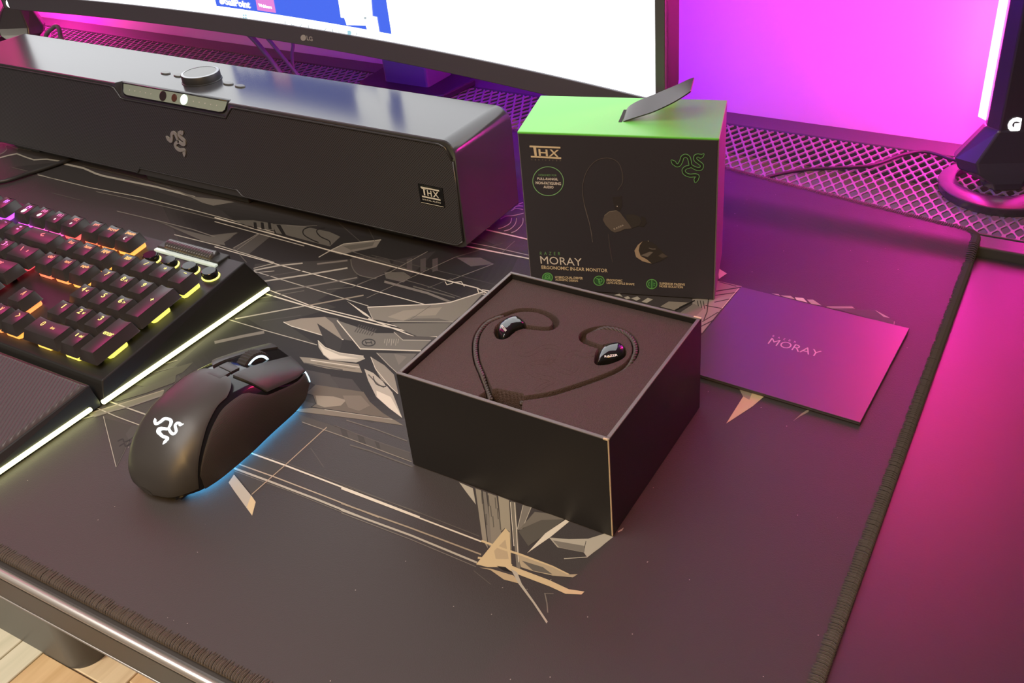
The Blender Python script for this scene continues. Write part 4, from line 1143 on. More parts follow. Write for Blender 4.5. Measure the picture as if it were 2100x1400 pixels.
# four glossy media buttons with lit gaps, and the ribbed roller behind them
for i, x in enumerate((-0.5389, -0.5196, -0.4984, -0.4785)):
    y = 0.2315; z = TZ(y); Rm = Matrix.Rotation(math.radians(7), 3, 'X')
    b = MB(); rg = lambda k, h: [Vector((x, y, z)) + Rm @ Vector((0.0066 * k * math.cos(a) * (1 if abs(math.cos(a)) < 0.7 else 0.93), 0.0052 * k * math.sin(a), h)) for a in [2 * math.pi * q_ / 20 for q_ in range(20)]]
    b.loft([rg(1, -0.001), rg(1, 0.0042), rg(0.9, 0.0055)]); b.build('media_button', M['gloss'], kbd, smooth=False, bevel=0.0003)
    b = MB(); b.loft([rg(1.12, -0.0006), rg(1.16, 0.0006), rg(1.02, 0.0010)]); b.build('button_surround', lit(1.5 + i * 0.5, 'housing'), kbd)
ry = 0.2492; rz = TZ(ry) + 0.0012
b = MB(); nx = 84
ribs = []
for i in range(nx + 1):
    x = -0.5385 + 0.047 * i / nx
    ribs.append([(x, ry + 0.0052 * math.cos(a) * (1 + 0.045 * math.sin(i * 1.35 + a * 9)), rz + 0.0050 * math.sin(a) * (1 + 0.045 * math.sin(i * 1.35 + a * 9))) for a in [2 * math.pi * q_ / 40 for q_ in range(40)]])
b.loft(ribs); tag(b.build('roller', mat('knurled_dark_metal', (0.16, 0.15, 0.15), 0.3, metal=0.8), kbd, smooth=True), 'knurled volume roller')
MB().box((-0.5470, 0.2405, TZ(0.2405) - 0.003), (-0.4835, 0.2440, TZ(0.2440) + 0.0014)).build('roller_trim', mat('trim_painted_shine', (0.42, 0.46, 0.44), 0.15, emit=(0.75, 0.95, 0.88), power=0.35), kbd, bevel=0.0006)  # shine of the strip put in as a faint emission
MB().box((-0.5470, 0.2440, TZ(0.2440) - 0.003), (-0.4835, 0.2562, TZ(0.2562) + 0.0010)).build('roller_frame', M['plastic_soft'], kbd, bevel=0.0008)
M['under'] = mat('lit_edge_strip', (0.9, 0.9, 0.8), 0.4, emit=(0.95, 1.0, 0.40), power=5.0)
MB().box((kx1 + 0.0024, 0.1150, 0.0022), (kx1 + 0.0054, 0.2655, 0.0049)).build('edge_light', M['under'], kbd, bevel=0.0008)
ylw = M['lit_floor'] = None

# ---------------------------------------------------------------- wrist rest
wr = thing('wrist_rest', 'ribbed dark cushioned wrist rest in front of the keyboard', 'wrist rest', (-0.68, 0.07, 0.0))
WZ = lambda y: 0.0105 + (y - 0.030) * 0.074 - 0.0025 * max(0, (0.036 - y) / 0.006) ** 2
wx1, wx0 = -0.4690, -0.9225
fix_normals(MB().loft([[(x + s * 0.005, 0.028, 0.0012), (x + s * 0.004, 0.0285, 0.0045), (x, 0.032, WZ(0.034) - 0.0012), (x, 0.1150, WZ(0.115) - 0.0010), (x + s * 0.003, 0.1152, 0.0035), (x + s * 0.005, 0.1152, 0.0012)] for x, s in ((wx0, -1), (wx1, 1))]).build('base', M['case'], wr, bevel=0.0008))
M['leatherette'] = mat('ribbed_soft_cover', (0.060, 0.052, 0.056), 0.40)
P_ = 0.0026
nxr, nyr = 950, 130


def rib(u, v):
    x = wx0 + 0.001 + (wx1 - wx0 - 0.002) * u; y = 0.0335 + 0.080 * v
    s = (x * 0.87 + y * 0.50) / P_ + 0.35 * math.sin((y - 0.03) * 40)
    e = min(1.0, min(u * (wx1 - wx0), (1 - u) * (wx1 - wx0), v * 0.08, (1 - v) * 0.08) / 0.0022)
    return (x, y, WZ(y) + 0.0002 + 0.00085 * abs(math.sin(math.pi * s)) * e - 0.0014 * (1 - e) ** 2)


b = MB(); b.grid(rib, nxr, nyr); b.build('ribbed_pad', M['leatherette'], wr, smooth=True)
MB().box((wx1 + 0.0036, 0.0290, 0.0022), (wx1 + 0.0062, 0.1080, 0.0047)).build('edge_light', M['under'], wr, bevel=0.0008)

# ---------------------------------------------------------------- mouse
MO = Vector((-0.3660, 0.0680, 0.0))
mouse = thing('computer_mouse', 'black ergonomic mouse with glowing blue base between keyboard and open box', 'mouse', MO)
SL = 0.1185


def interp(tab, s):
    """smooth curve through the table"""
    n = len(tab); s = min(max(s, tab[0][0]), tab[-1][0])
    for i in range(n - 1):
        (a, fa), (b_, fb) = tab[i], tab[i + 1]
        if s <= b_ or i == n - 2:
            h = b_ - a; d = (fb - fa) / h
            d0 = (fa - tab[i - 1][1]) / (a - tab[i - 1][0]) if i else d
            d1 = (tab[i + 2][1] - fb) / (tab[i + 2][0] - b_) if i < n - 2 else d
            m0 = 0.0 if d0 * d <= 0 else 2 * d0 * d / (d0 + d)
            m1 = 0.0 if d * d1 <= 0 else 2 * d * d1 / (d + d1)
            t = (s - a) / h
            return fa * (2 * t ** 3 - 3 * t * t + 1) + h * m0 * (t ** 3 - 2 * t * t + t) + fb * (3 * t * t - 2 * t ** 3) + h * m1 * (t ** 3 - t * t)


T_H = [(0, 0.0085), (0.0012, 0.0125), (0.004, 0.0185), (0.010, 0.0255), (0.020, 0.0330), (0.035, 0.0395), (0.050, 0.0420), (0.062, 0.0425), (0.078, 0.0410), (0.095, 0.0368), (0.110, 0.0315), (0.122, 0.0268), (0.128, 0.0242)]
T_WR = [(0, 0.004), (0.0008, 0.0105), (0.003, 0.0172), (0.008, 0.0222), (0.018, 0.0275), (0.032, 0.0298), (0.050, 0.0300), (0.075, 0.0284), (0.105, 0.0272), (0.118, 0.0262), (0.128, 0.0240)]
T_WL = [(0, 0.004), (0.0008, 0.0105), (0.003, 0.0172), (0.008, 0.0225), (0.018, 0.0285), (0.035, 0.0330), (0.055, 0.0350), (0.075, 0.0335), (0.095, 0.0310), (0.115, 0.0290), (0.128, 0.0250)]
T_Z0 = [(0, 0.0050), (0.02, 0.0030), (0.10, 0.0030), (0.116, 0.0045), (0.128, 0.0120)]


def tb(s):
    return s if s < 0.05 else 0.05 + (s - 0.05) * (0.078 / 0.0685)


def msurf(s, th, off=0.0):
    """point on the mouse shell: s metres from the tail, th degrees (0 right foot, 90 crest, 180 left foot)"""
    def P(s, th):
        s = min(max(s, 0.0), SL)
        a = math.radians(th); q_ = tb(s); h = interp(T_H, q_); z0 = interp(T_Z0, q_); w = interp(T_WR if th <= 90 else T_WL, q_)
        c, sn = math.cos(a), math.sin(a)
        x = w * math.copysign(abs(c) ** 0.74, c); z = z0 + (h - z0) * max(0.0, sn) ** (0.74 if th <= 90 else 0.60)
        lean = 0.0022 * math.sin(a) * (1 if th < 90 else 1)
        x -= 0.10 * (1 - sn) * w * (1 if c > 0 else -1) * 0.9
        return MO + Vector((x - lean, s - 0.30 * x * (s / SL) ** 2, z))
    p = P(s, th)
    if off:
        e = 0.0012
        du = P(min(s + e, SL), th) - P(max(s - e, 0), th); dv = P(s, min(th + 2, 179.5)) - P(s, max(th - 2, 0.5))
        n = du.cross(dv)
        if n.length > 0: p = p + n.normalized() * off
    return p


def panel(name, m, slo, shi, tlo, thi, off=0.0, nu=16, nv=24, depth=0.0014, label=None):
    """a patch of the shell; slo/shi may depend on t in 0..1, tlo/thi on s; its rim folds inwards"""
    f = lambda q_: q_ if callable(q_) else (lambda *_: q_)
    slo, shi, tlo, thi = f(slo), f(shi), f(tlo), f(thi)
    g = []
    for i in range(nu + 1):
        row = []
        for j in range(nv + 1):
            v = j / nv; s = slo(v) + (shi(v) - slo(v)) * i / nu; th = tlo(s) + (thi(s) - tlo(s)) * v
            row.append((s, th))
        g.append(row)
    b = MB()
    pos = [[msurf(s, th, off - (0.00018 if i in (0, nu) or j in (0, nv) else 0)) for j, (s, th) in enumerate(r)] for i, r in enumerate(g)]
    b.loft(pos, close=False)
    rimI = [(i, 0) for i in range(nu + 1)] + [(nu, j) for j in range(1, nv + 1)] + [(i, nv) for i in range(nu - 1, -1, -1)] + [(0, j) for j in range(nv - 1, 0, -1)]
    up = [pos[i][j] for i, j in rimI]; lo = [msurf(*g[i][j], off - depth) for i, j in rimI]
    b.loft([lo, up], cap=False)
    ob = fix_normals(b.build(name, m, mouse)); smooth_by_angle(ob, 40)
    if label: tag(ob, label)
    return ob


M['mouse_shell'] = mat('mouse_shell_plastic', (0.042, 0.041, 0.041), 0.40, bump=0.05, bscale=4000)
M['mouse_button'] = mat('mouse_button_plastic', (0.040, 0.041, 0.043), 0.40, bump=0.06, bscale=4000)


def grip_mat():
    m, nt, b = node_mat('ribbed_grip_rubber'); b.inputs['Base Color'].default_value = (0.030, 0.026, 0.025, 1); b.inputs['Roughness'].default_value = 0.55
    tc = nt.nodes.new('ShaderNodeTexCoord'); w = nt.nodes.new('ShaderNodeTexWave'); w.wave_type = 'BANDS'; w.bands_direction = 'Z'; w.inputs['Scale'].default_value = 330; w.inputs['Distortion'].default_value = 0
    nt.links.new(tc.outputs['Object'], w.inputs['Vector'])
    w2 = nt.nodes.new('ShaderNodeTexWave'); w2.wave_type = 'BANDS'; w2.bands_direction = 'Y'; w2.inputs['Scale'].default_value = 330
    nt.links.new(tc.outputs['Object'], w2.inputs['Vector'])
    mu = nt.nodes.new('ShaderNodeMath'); mu.operation = 'MULTIPLY'; nt.links.new(w.outputs['Fac'], mu.inputs[0]); nt.links.new(w2.outputs['Fac'], mu.inputs[1])
    bp = nt.nodes.new('ShaderNodeBump'); bp.inputs['Strength'].default_value = 0.14; bp.inputs['Distance'].default_value = 0.0004
    nt.links.new(mu.outputs[0], bp.inputs['Height']); nt.links.new(bp.outputs[0], b.inputs['Normal']); return m


M['grip'] = grip_mat()
# dark core under all panels
core = MB(); ns = 30
core.loft([[msurf(SL * (i / ns), th, -0.0010) for th in np.linspace(0, 180, 41)] for i in range(ns + 1)], close=False)
fix_normals(core.build('core', M['gloss'], mouse, smooth=True))
nose = [msurf(SL, th, -0.0010) for th in np.linspace(0, 180, 21)]
MB().add(nose, [tuple(range(21))]).build('nose', M['gloss'], mouse)
tailp = [msurf(0.0, th, 0) for th in np.linspace(0, 180, 21)]
MB().add(tailp, [tuple(reversed(range(21)))]).build('tail', M['mouse_shell'], mouse)
trim = lambda s: interp([(0, 0.0), (0.0150, 0.0), (0.0172, 14), (0.022, 29), (0.030, 42), (0.040, 52), (0.052, 58), (0.066, 56), (0.075, 43), (0.083, 35), (0.1185, 31)], s)
split = lambda v: 0.0700 + 0.010 * (2 * abs(v - 0.5)) ** 2
panel('palm_shell', M['mouse_shell'], 0.0, lambda v: 0.0685 - 0.012 * abs(2 * v - 1) ** 3, lambda s: trim(s) + 2.2, lambda s: 180 - trim(s) - 2.2, 0.0, 30, 40)
panel('right_grip', M['grip'], 0.0182, 0.1180, 0.0, lambda s: max(0.6, trim(s) - (5.0 if s < 0.07 else 3.2)), -0.0001, 44, 16, label='finely ribbed right side grip')
panel('left_grip', M['grip'], 0.0182, 0.1180, lambda s: 180 - max(0.6, trim(s) - 5.0), 180.0, -0.0001, 36, 14)
panel('right_button', M['mouse_button'], lambda v: 0.0715 + 0.0105 * (1 - v) ** 1.3, lambda v: 0.1181, lambda s: 36.5 - (s - 0.08) * 90, lambda s: 79.0, 0.0004, 26, 16)
panel('left_button', M['mouse_button'], lambda v: 0.0715 + 0.0125 * v ** 1.3, lambda v: 0.1181, lambda s: 101.5, lambda s: 180 - trim(s) - 4.0, 0.0004, 26, 16)
# two small buttons in the glossy valley behind the wheel
for s0, s1 in ((0.0640, 0.0720), (0.0728, 0.0795)):
    panel('small_button', M['mouse_button'], s0, s1, 84.5, 96.0, 0.0002, 6, 6)
# wheel: tyre, two lit rings and hubs
wc = MO + Vector((-0.0024, 0.0915, 0.0275)); R0 = 0.0125
wl = MB(); nn = 72; rings = []
for x, r in ((-0.0040, 0.0108), (-0.0034, 0.0121), (0.0, 0.0126), (0.0034, 0.0121), (0.0040, 0.0108)):
    rings.append([wc + Vector((x, (r + (0.00045 if k % 2 and 0.011 < r else 0)) * math.cos(2 * math.pi * k / nn), (r + (0.00045 if k % 2 and 0.011 < r else 0)) * math.sin(2 * math.pi * k / nn))) for k in range(nn)])
wl.loft(rings); fix_normals(wl.build('scroll_wheel', M['rubber'], mouse)); whl = mouse.children[-1]
M['cyan'] = mat('lit_cyan_ring', (0.8, 0.9, 1), 0.4, emit=(0.55, 0.86, 1.0), power=1.5)
M['cyan_soft'] = mat('lit_hub', (0.7, 0.8, 0.9), 0.4, emit=(0.75, 0.9, 1.0), power=1.3)
for s in (-1, 1):
    ring = MB(); ring.loft([[wc + Vector((s * 0.0042, r * math.cos(2 * math.pi * k / 40), r * math.sin(2 * math.pi * k / 40))) for k in range(40)] for r in (0.0108, 0.0092)], cap=False)
    ring.build('lit_ring', M['cyan'], whl)
    hub = MB(); hub.loft([[wc + Vector((s * h, r * math.cos(2 * math.pi * k / 32), r * math.sin(2 * math.pi * k / 32))) for k in range(32)] for h, r in ((0.0041, 0.0060), (0.0044, 0.0001))], cap=False)
    hub.build('hub', M['cyan_soft'], whl)
# glow under the base
M['under_blue'] = mat('lit_blue_base', (0.6, 0.8, 1), 0.4, emit=(0.13, 0.55, 1.0), power=15.0)
ug = MB()
loop_ = [msurf(float(s), 0.0) for s in np.linspace(0.108, 0.0035, 40)] + [msurf(float(s), 180.0) for s in np.linspace(0.0035, 0.108, 40)]
for k, (f0, z0_, z1_) in enumerate(((0.0042, 0.0030, 0.0016),)):
    rg_ = []
    for p in loop_:
        c = Vector((MO.x, min(max(p.y, MO.y + 0.030), MO.y + 0.10), 0)); d = Vector((p.x - c.x, p.y - c.y, 0)); f1 = f0 + 0.006 * max(0, 1 - (p.y - MO.y) / 0.02); d = d.normalized() * max(0.001, d.length - f1); e = d.normalized() * 0.0018
        a_ = c + d
        rg_.append([Vector((a_.x, a_.y, z0_)), Vector((a_.x, a_.y, z1_)), Vector((a_.x - e.x, a_.y - e.y, z1_)), Vector((a_.x - e.x, a_.y - e.y, z0_))])
    ug.loft(rg_)
fix_normals(ug.build('underglow_strip', M['under_blue'], mouse))
nb = msurf(0.116, 6); 
MB().loft([[msurf(s, th, o) for s, o in ((0.1176, 0.0005), (0.1185, 0.0001), (0.1185, -0.001), (0.1176, -0.0008))] for th in np.linspace(2, 30, 8)]).build('front_light', M['cyan'], mouse)
skid = MB()
for y0_, y1_ in ((0.006, 0.024), (0.090, 0.104)): skid.box((MO.x - 0.014, MO.y + y0_, 0.0007), (MO.x + 0.014, MO.y + y1_, 0.004))
skid.build('glide_foot', M['rubber'], mouse)
MB().box((MO.x - 0.019, MO.y + 0.006, 0.0028), (MO.x + 0.019, MO.y + 0.106, 0.0042)).build('base_plate', M['gloss'], mouse)
# lit emblem laid on the palm
emg = MB()
for L, w in emblem_lines(6):
    a, c = ribbon2d(L, [x * 1.0 + 0.006 for x in w])
    def mpos(p):
        return msurf(0.0225 + p.y * 0.0150, 87 - p.x * 28, 0.0003)
    top = [mpos(p) for p in a] + [mpos(p) for p in c]; n = len(a)
    emg.add(top, [(i, i + n, i + n + 1, i + 1) for i in range(n - 1)])
tag(emg.build('emblem', mat('lit_white_emblem', (0.8, 0.9, 0.95), 0.4, emit=(0.82, 0.96, 1.0), power=1.6), mouse), 'white glowing triple snake emblem')
# ---------------------------------------------------------------- upright retail box
BX, BY, BA, BW, BD, BH = -0.2826675, 0.348878, 0.284186, 0.1345153, 0.0673619, 0.1229557
bex = Vector((math.cos(BA), math.sin(BA), 0)); bey = Vector((-math.sin(BA), math.cos(BA), 0)); B0 = Vector((BX, BY, 0.0006)); UZ = Vector((0, 0, 1))
rbox = thing('retail_box', 'upright black product box with bright green lid and black ribbon tab', 'box', B0 + bex * BW / 2 + bey * BD / 2)
M['carton'] = mat('black_carton', (0.038, 0.037, 0.050), 0.50, bump=0.05, bscale=1200)
M['green'] = mat('lime_green_card', (0.155, 0.72, 0.10), 0.40)
M['white_card'] = mat('white_carton_edge', (0.75, 0.75, 0.72), 0.6)
M['side_card'] = mat('pale_grey_carton_side', (0.17, 0.16, 0.18), 0.5)


def obox(mb, o, x0, x1, y0, y1, z0, z1):
    c = [o + bex * x + bey * y + UZ * z for z in (z0, z1) for x, y in ((x0, y0), (x1, y0), (x1, y1), (x0, y1))]
    return mb.add(c, [(0, 3, 2, 1), (4, 5, 6, 7), (0, 1, 5, 4), (1, 2, 6, 5), (2, 3, 7, 6), (3, 0, 4, 7)])


obox(MB(), B0, 0.0006, BW - 0.0010, 0.0, BD, 0, BH - 0.0014).build('carton', M['carton'], rbox, bevel=0.0004)
carton = rbox.children[-1]
obox(MB(), B0, 0, BW, -0.0001, BD + 0.0001, BH - 0.0016, BH).build('lid_panel', M['green'], rbox, bevel=0.0005)
tag(obox(MB(), B0, BW - 0.0012, BW, 0.0006, BD, 0.0, BH - 0.0016).build('side_panel', M['side_card'], rbox, bevel=0.0003), 'pale grey right side')
tag(obox(MB(), B0, 0, 0.0008, 0.0006, BD, 0.0, BH - 0.0016).build('side_panel', M['side_card'], rbox, bevel=0.0003), 'pale grey left side')
# ribbon tab through a slit in the lid
rs0 = at(1272, 251, BH) - B0; rs1 = at(1285, 228, BH) - B0
sx = (rs0.dot(bex) + rs1.dot(bex)) / 2; sy0 = rs0.dot(bey); sy1 = rs1.dot(bey)
obox(MB(), B0, sx - 0.0016, sx + 0.0008, sy0 - 0.001, sy1 + 0.001, BH - 0.0005, BH + 0.0002).build('slit', M['rubber'], rbox)
rib_ = MB()
path = [(0.0, -0.004), (0.0016, 0.0004), (0.006, 0.0034), (0.013, 0.0066), (0.021, 0.0098), (0.029, 0.0135), (0.037, 0.0175), (0.0440, 0.0215), (0.0470, 0.0230)]
path = smooth_line([(p[0], p[1], 0) for p in path], 5); n = len(path)
wy0, wy1 = sy0, sy1
rows = []
for i, p in enumerate(path):
    t = i / (n - 1); tw = 0.0026 * math.sin(math.pi * min(1, t * 1.02)) + 0.0010 * t
    c = B0 + bex * (sx + p.x) + UZ * (BH + p.y)
    a = c + bey * (wy0) + UZ * (-tw) ; b2 = c + bey * (wy1 + 0.001 * t) + UZ * (tw * 0.6)
    nr = (bex * -0.6 + UZ * 0.8) * 0.0008
    rows.append([a, b2, b2 + nr, a + nr])
rib_.loft(rows)
M['ribbon'] = mat('black_satin_ribbon', (0.030, 0.028, 0.031), 0.42, sheen=0.15)
smooth_by_angle(fix_normals(rib_.build('ribbon_tab', M['ribbon'], rbox)), 40)
# printed front
FN = -bey; FP = B0 + FN * 0.0001
GRN = (0.13, 0.42, 0.13); CRM = (0.72, 0.62, 0.44); WHT = (0.72, 0.70, 0.68)
S = Print(FP, FN, lift=0.00010, step=1e-6)
S.crop = (1050, 180, 4.667)
for q in ([(168, 551), (463, 564), (463, 581), (168, 568)], [(180, 650), (471, 664), (471, 681), (182, 665)], [(203, 568), (230, 570), (239, 652), (217, 651)]): S.poly(q, CRM)
S.ring((346, 893), 147, 138, 7, (0.22, 0.50, 0.24), 56, 0.1)
faint = (0.085, 0.078, 0.085)
S.line([(1010, 980), (1058, 900), (1052, 800), (1020, 720), (960, 680), (890, 672), (800, 700), (720, 790), (682, 900), (676, 1000), (692, 1110), (735, 1270), (768, 1420)], 7, faint, 5)
S.crop = (1050, 400, 4.667)
S.line([(690, 90), (718, 190), (748, 300), (772, 450)], 6, (0.12, 0.11, 0.12), 4); S.line([(920, 370), (940, 520), (962, 640)], 5, faint, 4)
S.poly([(1090, 190), (1150, 182), (1215, 200), (1240, 250), (1220, 290), (1150, 315), (1110, 270)], (0.045, 0.042, 0.043)); S.poly([(1235, 200), (1275, 215), (1290, 260), (1260, 300), (1225, 300), (1245, 250)], (0.036, 0.033, 0.034))
S.poly([(960, 20), (1050, 10), (1055, 100), (1030, 150), (985, 140)], (0.034, 0.031, 0.035))
S.poly([(870, 235), (885, 195), (930, 155), (1000, 145), (1035, 165), (1065, 205), (1130, 290), (1145, 318), (1080, 322), (1035, 345), (985, 357), (950, 340), (895, 285)], (0.115, 0.10, 0.095))
S.line([(885, 195), (930, 158), (1000, 147)], 6, (0.20, 0.18, 0.16)); S.disc((1007, 105), 5, 5, WHT, 10); S.disc((1305, 442), 5, 5, WHT, 10)
S.poly([(1250, 440), (1205, 475), (1172, 530), (1188, 592), (1250, 632), (1338, 655), (1420, 630), (1490, 590), (1420, 520), (1370, 470), (1310, 440)], (0.040, 0.036, 0.035))
S.poly([(1250, 440), (1205, 475), (1172, 530), (1188, 592), (1250, 632), (1338, 655), (1292, 615), (1232, 582), (1213, 530), (1222, 480)], (0.40, 0.32, 0.24))
S.poly([(1230, 575), (1320, 540), (1350, 545), (1300, 592)], (0.17, 0.155, 0.145)); S.line([(1310, 505), (1340, 515), (1375, 514)], 6, (0.20, 0.18, 0.17)); S.poly([(1400, 580), (1440, 555), (1490, 585), (1440, 600)], (0.09, 0.08, 0.075))
for c, r in (((340, 787), 47), ((833, 818), 49), ((1338, 850), 49)): S.ring(c, r, r * 0.9, 9, GRN, 36)
S.disc((340, 787), 40, 36, (0.05, 0.20, 0.07)); S.ring((340, 780), 22, 20, 8, GRN, 24); S.line([(310, 805), (340, 775), (370, 805)], 8, GRN)
S.disc((833, 818), 38, 35, (0.03, 0.12, 0.045)); S.line([(808, 795), (830, 805), (835, 845), (850, 850)], 9, GRN); S.ring((848, 815), 14, 16, 7, GRN, 20)
S.disc((1338, 850), 38, 35, (0.03, 0.12, 0.045)); S.line([(1338, 808), (1338, 892)], 8, GRN); S.line([(1315, 830), (1305, 850), (1315, 870)], 7, GRN); S.line([(1352, 840), (1372, 846)], 5, GRN); S.line([(1352, 858), (1368, 862)], 5, GRN)
tag(S.mb.build('printed_panel', M['ink'], carton, attr=True), kind='stuff')
lt = None; lg_ = 'green lettering'


def T(mb, crop_, s, pl_, pr_, pt_, col, bold=0.0):
    ox, oy, k = crop_; f = lambda p: (ox + p[0] / k, oy + p[1] / k)
    b_ = MB(); text_px(b_, s, f(pl_), f(pr_), f(pt_), FP, FN, 0.00016, bold, col)
    tag(b_.build('lettering', M['ink'], carton, attr=True), mb)


c1 = (1050, 180, 4.667); c2 = (1050, 400, 4.667)
T(lt, c1, 'H', (258, 650), (345, 655), (252, 585), CRM, 0.02); T(lt, c1, 'X', (352, 655), (446, 660), (358, 588), CRM, 0.02)
for i, ch in enumerate('CERTIFIED'): T(lt, c1, ch, (186 + i * 34, 691 + i * 1.3), ((189 if ch == 'I' else 196) + i * 34, 691.5 + i * 1.3), (186 + i * 34, 679 + i * 1.3), (0.30, 0.26, 0.18), 0.0)
T(lg_, c1, 'DESIGNED FOR', (256, 842), (428, 846), (255, 823), (0.16, 0.34, 0.17), 0.01)
T(lt, c1, 'FULL-RANGE,', (244, 884), (442, 890), (242, 856), WHT, 0.03); T(lt, c1, 'NON-FATIGUING', (228, 921), (470, 931), (226, 893), WHT, 0.03); T(lt, c1, 'AUDIO', (303, 960), (399, 964), (301, 934), WHT, 0.03)
T(lg_, c2, 'R  A  Z  E  R', (268, 570), (462, 574), (267, 540), (0.17, 0.40, 0.18), 0.0)
T(lt, c2, 'MORAY', (276, 655), (672, 678), (268, 582), WHT, 0.0)
T(lt, c2, 'ERGONOMIC IN-EAR MONITOR', (285, 705), (915, 738), (282, 672), CRM, 0.015)
for s, a, b_, t_ in (('HYBRID DUAL-DRIVER', (414, 795), (680, 806), (412, 772)), ('ACOUSTIC DESIGN', (416, 817), (632, 829), (414, 797)), ('ERGONOMIC', (906, 822), (1058, 829), (905, 800)), ('LOW-PROFILE SHAPE', (906, 846), (1172, 862), (905, 826)), ('SUPERIOR PASSIVE', (1412, 855), (1655, 866), (1411, 833)), ('NOISE ISOLATION', (1412, 879), (1636, 891), (1411, 858))): T(lt, c2, s, a, b_, t_, CRM, 0.02)
T(lt, c2, 'RAZER', (978, 332), (1072, 292), (972, 318), (0.5, 0.47, 0.42), 0.0)
ec = hit(1050 + 1690 / 4.667, 180 + 765 / 4.667, FP, FN); ex_ = hit(1050 + 2020 / 4.667, 180 + 775 / 4.667, FP, FN) - ec; ey_ = hit(1050 + 1690 / 4.667, 180 + 435 / 4.667, FP, FN) - ec
eb = MB(); emblem_into(eb, ec, ex_, ey_, FN * 0.00014, 0.024, (0.16, 0.46, 0.18)); emblem_into(eb, ec, ex_, ey_, FN * 0.00018, -0.016, (0.022, 0.026, 0.024))
tag(eb.build('emblem', M['ink'], carton, attr=True), 'green outlined triple snake emblem')

# ---------------------------------------------------------------- open box with foam
TX, TY, TA, TW, TD, THh = -0.2476894, 0.1547035, -0.0106946, 0.1282627, 0.1167451, 0.0650450
bex2 = Vector((math.cos(TA), math.sin(TA), 0)); bey2 = Vector((-math.sin(TA), math.cos(TA), 0)); T0 = Vector((TX, TY, 0.0006))
tl = lambda x, y, z: T0 + bex2 * x + bey2 * y + UZ * z
obx = thing('open_box', 'black open-topped square box holding a foam tray of earphones', 'box', tl(TW / 2, TD / 2, 0))
M['tray_card'] = mat('black_box_board', (0.016, 0.0155, 0.016), 0.48, bump=0.05, bscale=1500)
M['tray_edge'] = mat('box_top_edge', (0.13, 0.118, 0.118), 0.35)
M['worn'] = mat('worn_pale_corner', (0.62, 0.52, 0.34), 0.5)


def lbox(mb, x0, x1, y0, y1, z0, z1):
    c = [tl(x, y, z) for z in (z0, z1) for x, y in ((x0, y0), (x1, y0), (x1, y1), (x0, y1))]
    return mb.add(c, [(0, 3, 2, 1), (4, 5, 6, 7), (0, 1, 5, 4), (1, 2, 6, 5), (2, 3, 7, 6), (3, 0, 4, 7)])


wt = 0.0021
for nm, q in (('front_wall', (0, TW, 0, wt)), ('rear_wall', (0, TW, TD - wt, TD)), ('left_wall', (0, wt, wt, TD - wt)), ('right_wall', (TW - wt, TW, wt, TD - wt))):
    lbox(MB(), *q, 0, THh - 0.0007).build(nm, M['tray_card'], obx)
lbox(MB(), wt, TW - wt, wt, TD - wt, 0, 0.002).build('box_floor', M['tray_card'], obx)
e = MB()
for q in ((0, TW, 0, wt), (0, TW, TD - wt, TD), (0, wt, wt, TD - wt), (TW - wt, TW, wt, TD - wt)): lbox(e, *q, THh - 0.0007, THh)
e.build('rim', M['tray_edge'], obx, bevel=0.0003)
w_ = MB(); lbox(w_, TW - 0.0005, TW + 0.00012, -0.00012, 0.0005, 0.0005, THh + 0.0001); lbox(w_, TW - 0.003, TW + 0.0001, -0.0001, 0.0008, THh - 0.0006, THh + 0.0001); lbox(w_, TW - 0.0045, TW + 0.0001, TD - 0.0012, TD + 0.0001, THh - 0.0004, THh + 0.00015)
tag(w_.build('worn_corner', M['worn'], obx), 'pale worn corner edge')

FZ = THh - 0.0032
foam = thing('foam_insert', 'dark brown-black foam tray with heart shaped cable groove inside open box', 'foam insert', tl(TW / 2, TD / 2, 0.002))
fx0, fx1, fy0, fy1 = wt + 0.0002, TW - wt - 0.0002, wt + 0.0002, TD - wt - 0.0002
FPl = T0 + UZ * FZ


def floc(p, dz=0.0):
    w = hit(800 + p[0] / 3.182, 540 + p[1] / 3.182, FPl + UZ * dz, UZ) - T0
    return (w.dot(bex2), w.dot(bey2))


CH_L = [(655, 860), (628, 790), (600, 720), (568, 640), (556, 560), (562, 490), (590, 430), (640, 380), (720, 345), (830, 308), (920, 303), (1000, 320), (1060, 352), (1082, 390), (1050, 422), (980, 425), (880, 412)]
CH_R = [(845, 882), (950, 868), (1060, 848), (1180, 812), (1290, 775), (1400, 735), (1500, 690), (1570, 635), (1602, 570), (1590, 505), (1545, 455), (1480, 428), (1400, 418), (1320, 430), (1262, 458), (1262, 500), (1320, 528), (1385, 548)]
POC_L = [(680, 450), (695, 405), (760, 360), (830, 350), (875, 385), (882, 415), (820, 440), (775, 478), (735, 494), (698, 485)]
POC_R = [(1335, 645), (1345, 580), (1395, 530), (1500, 525), (1538, 570), (1520, 615), (1440, 652), (1360, 662)]
NOTCH = [(585, 862), (640, 824), (700, 818), (868, 852), (850, 990), (560, 905)]
NXg, NYg = 420, 380
gx = np.linspace(fx0, fx1, NXg); gy = np.linspace(fy0, fy1, NYg); GX, GY = np.meshgrid(gx, gy, indexing='ij')


def d_line(pts):
    D = np.full(GX.shape, 9.0)
    for a, b_ in zip(pts, pts[1:]):
        ax, ay = a; dx, dy = b_[0] - ax, b_[1] - ay; L2 = dx * dx + dy * dy + 1e-12
        t = np.clip(((GX - ax) * dx + (GY - ay) * dy) / L2, 0, 1)
        D = np.minimum(D, np.hypot(GX - ax - t * dx, GY - ay - t * dy))
    return D


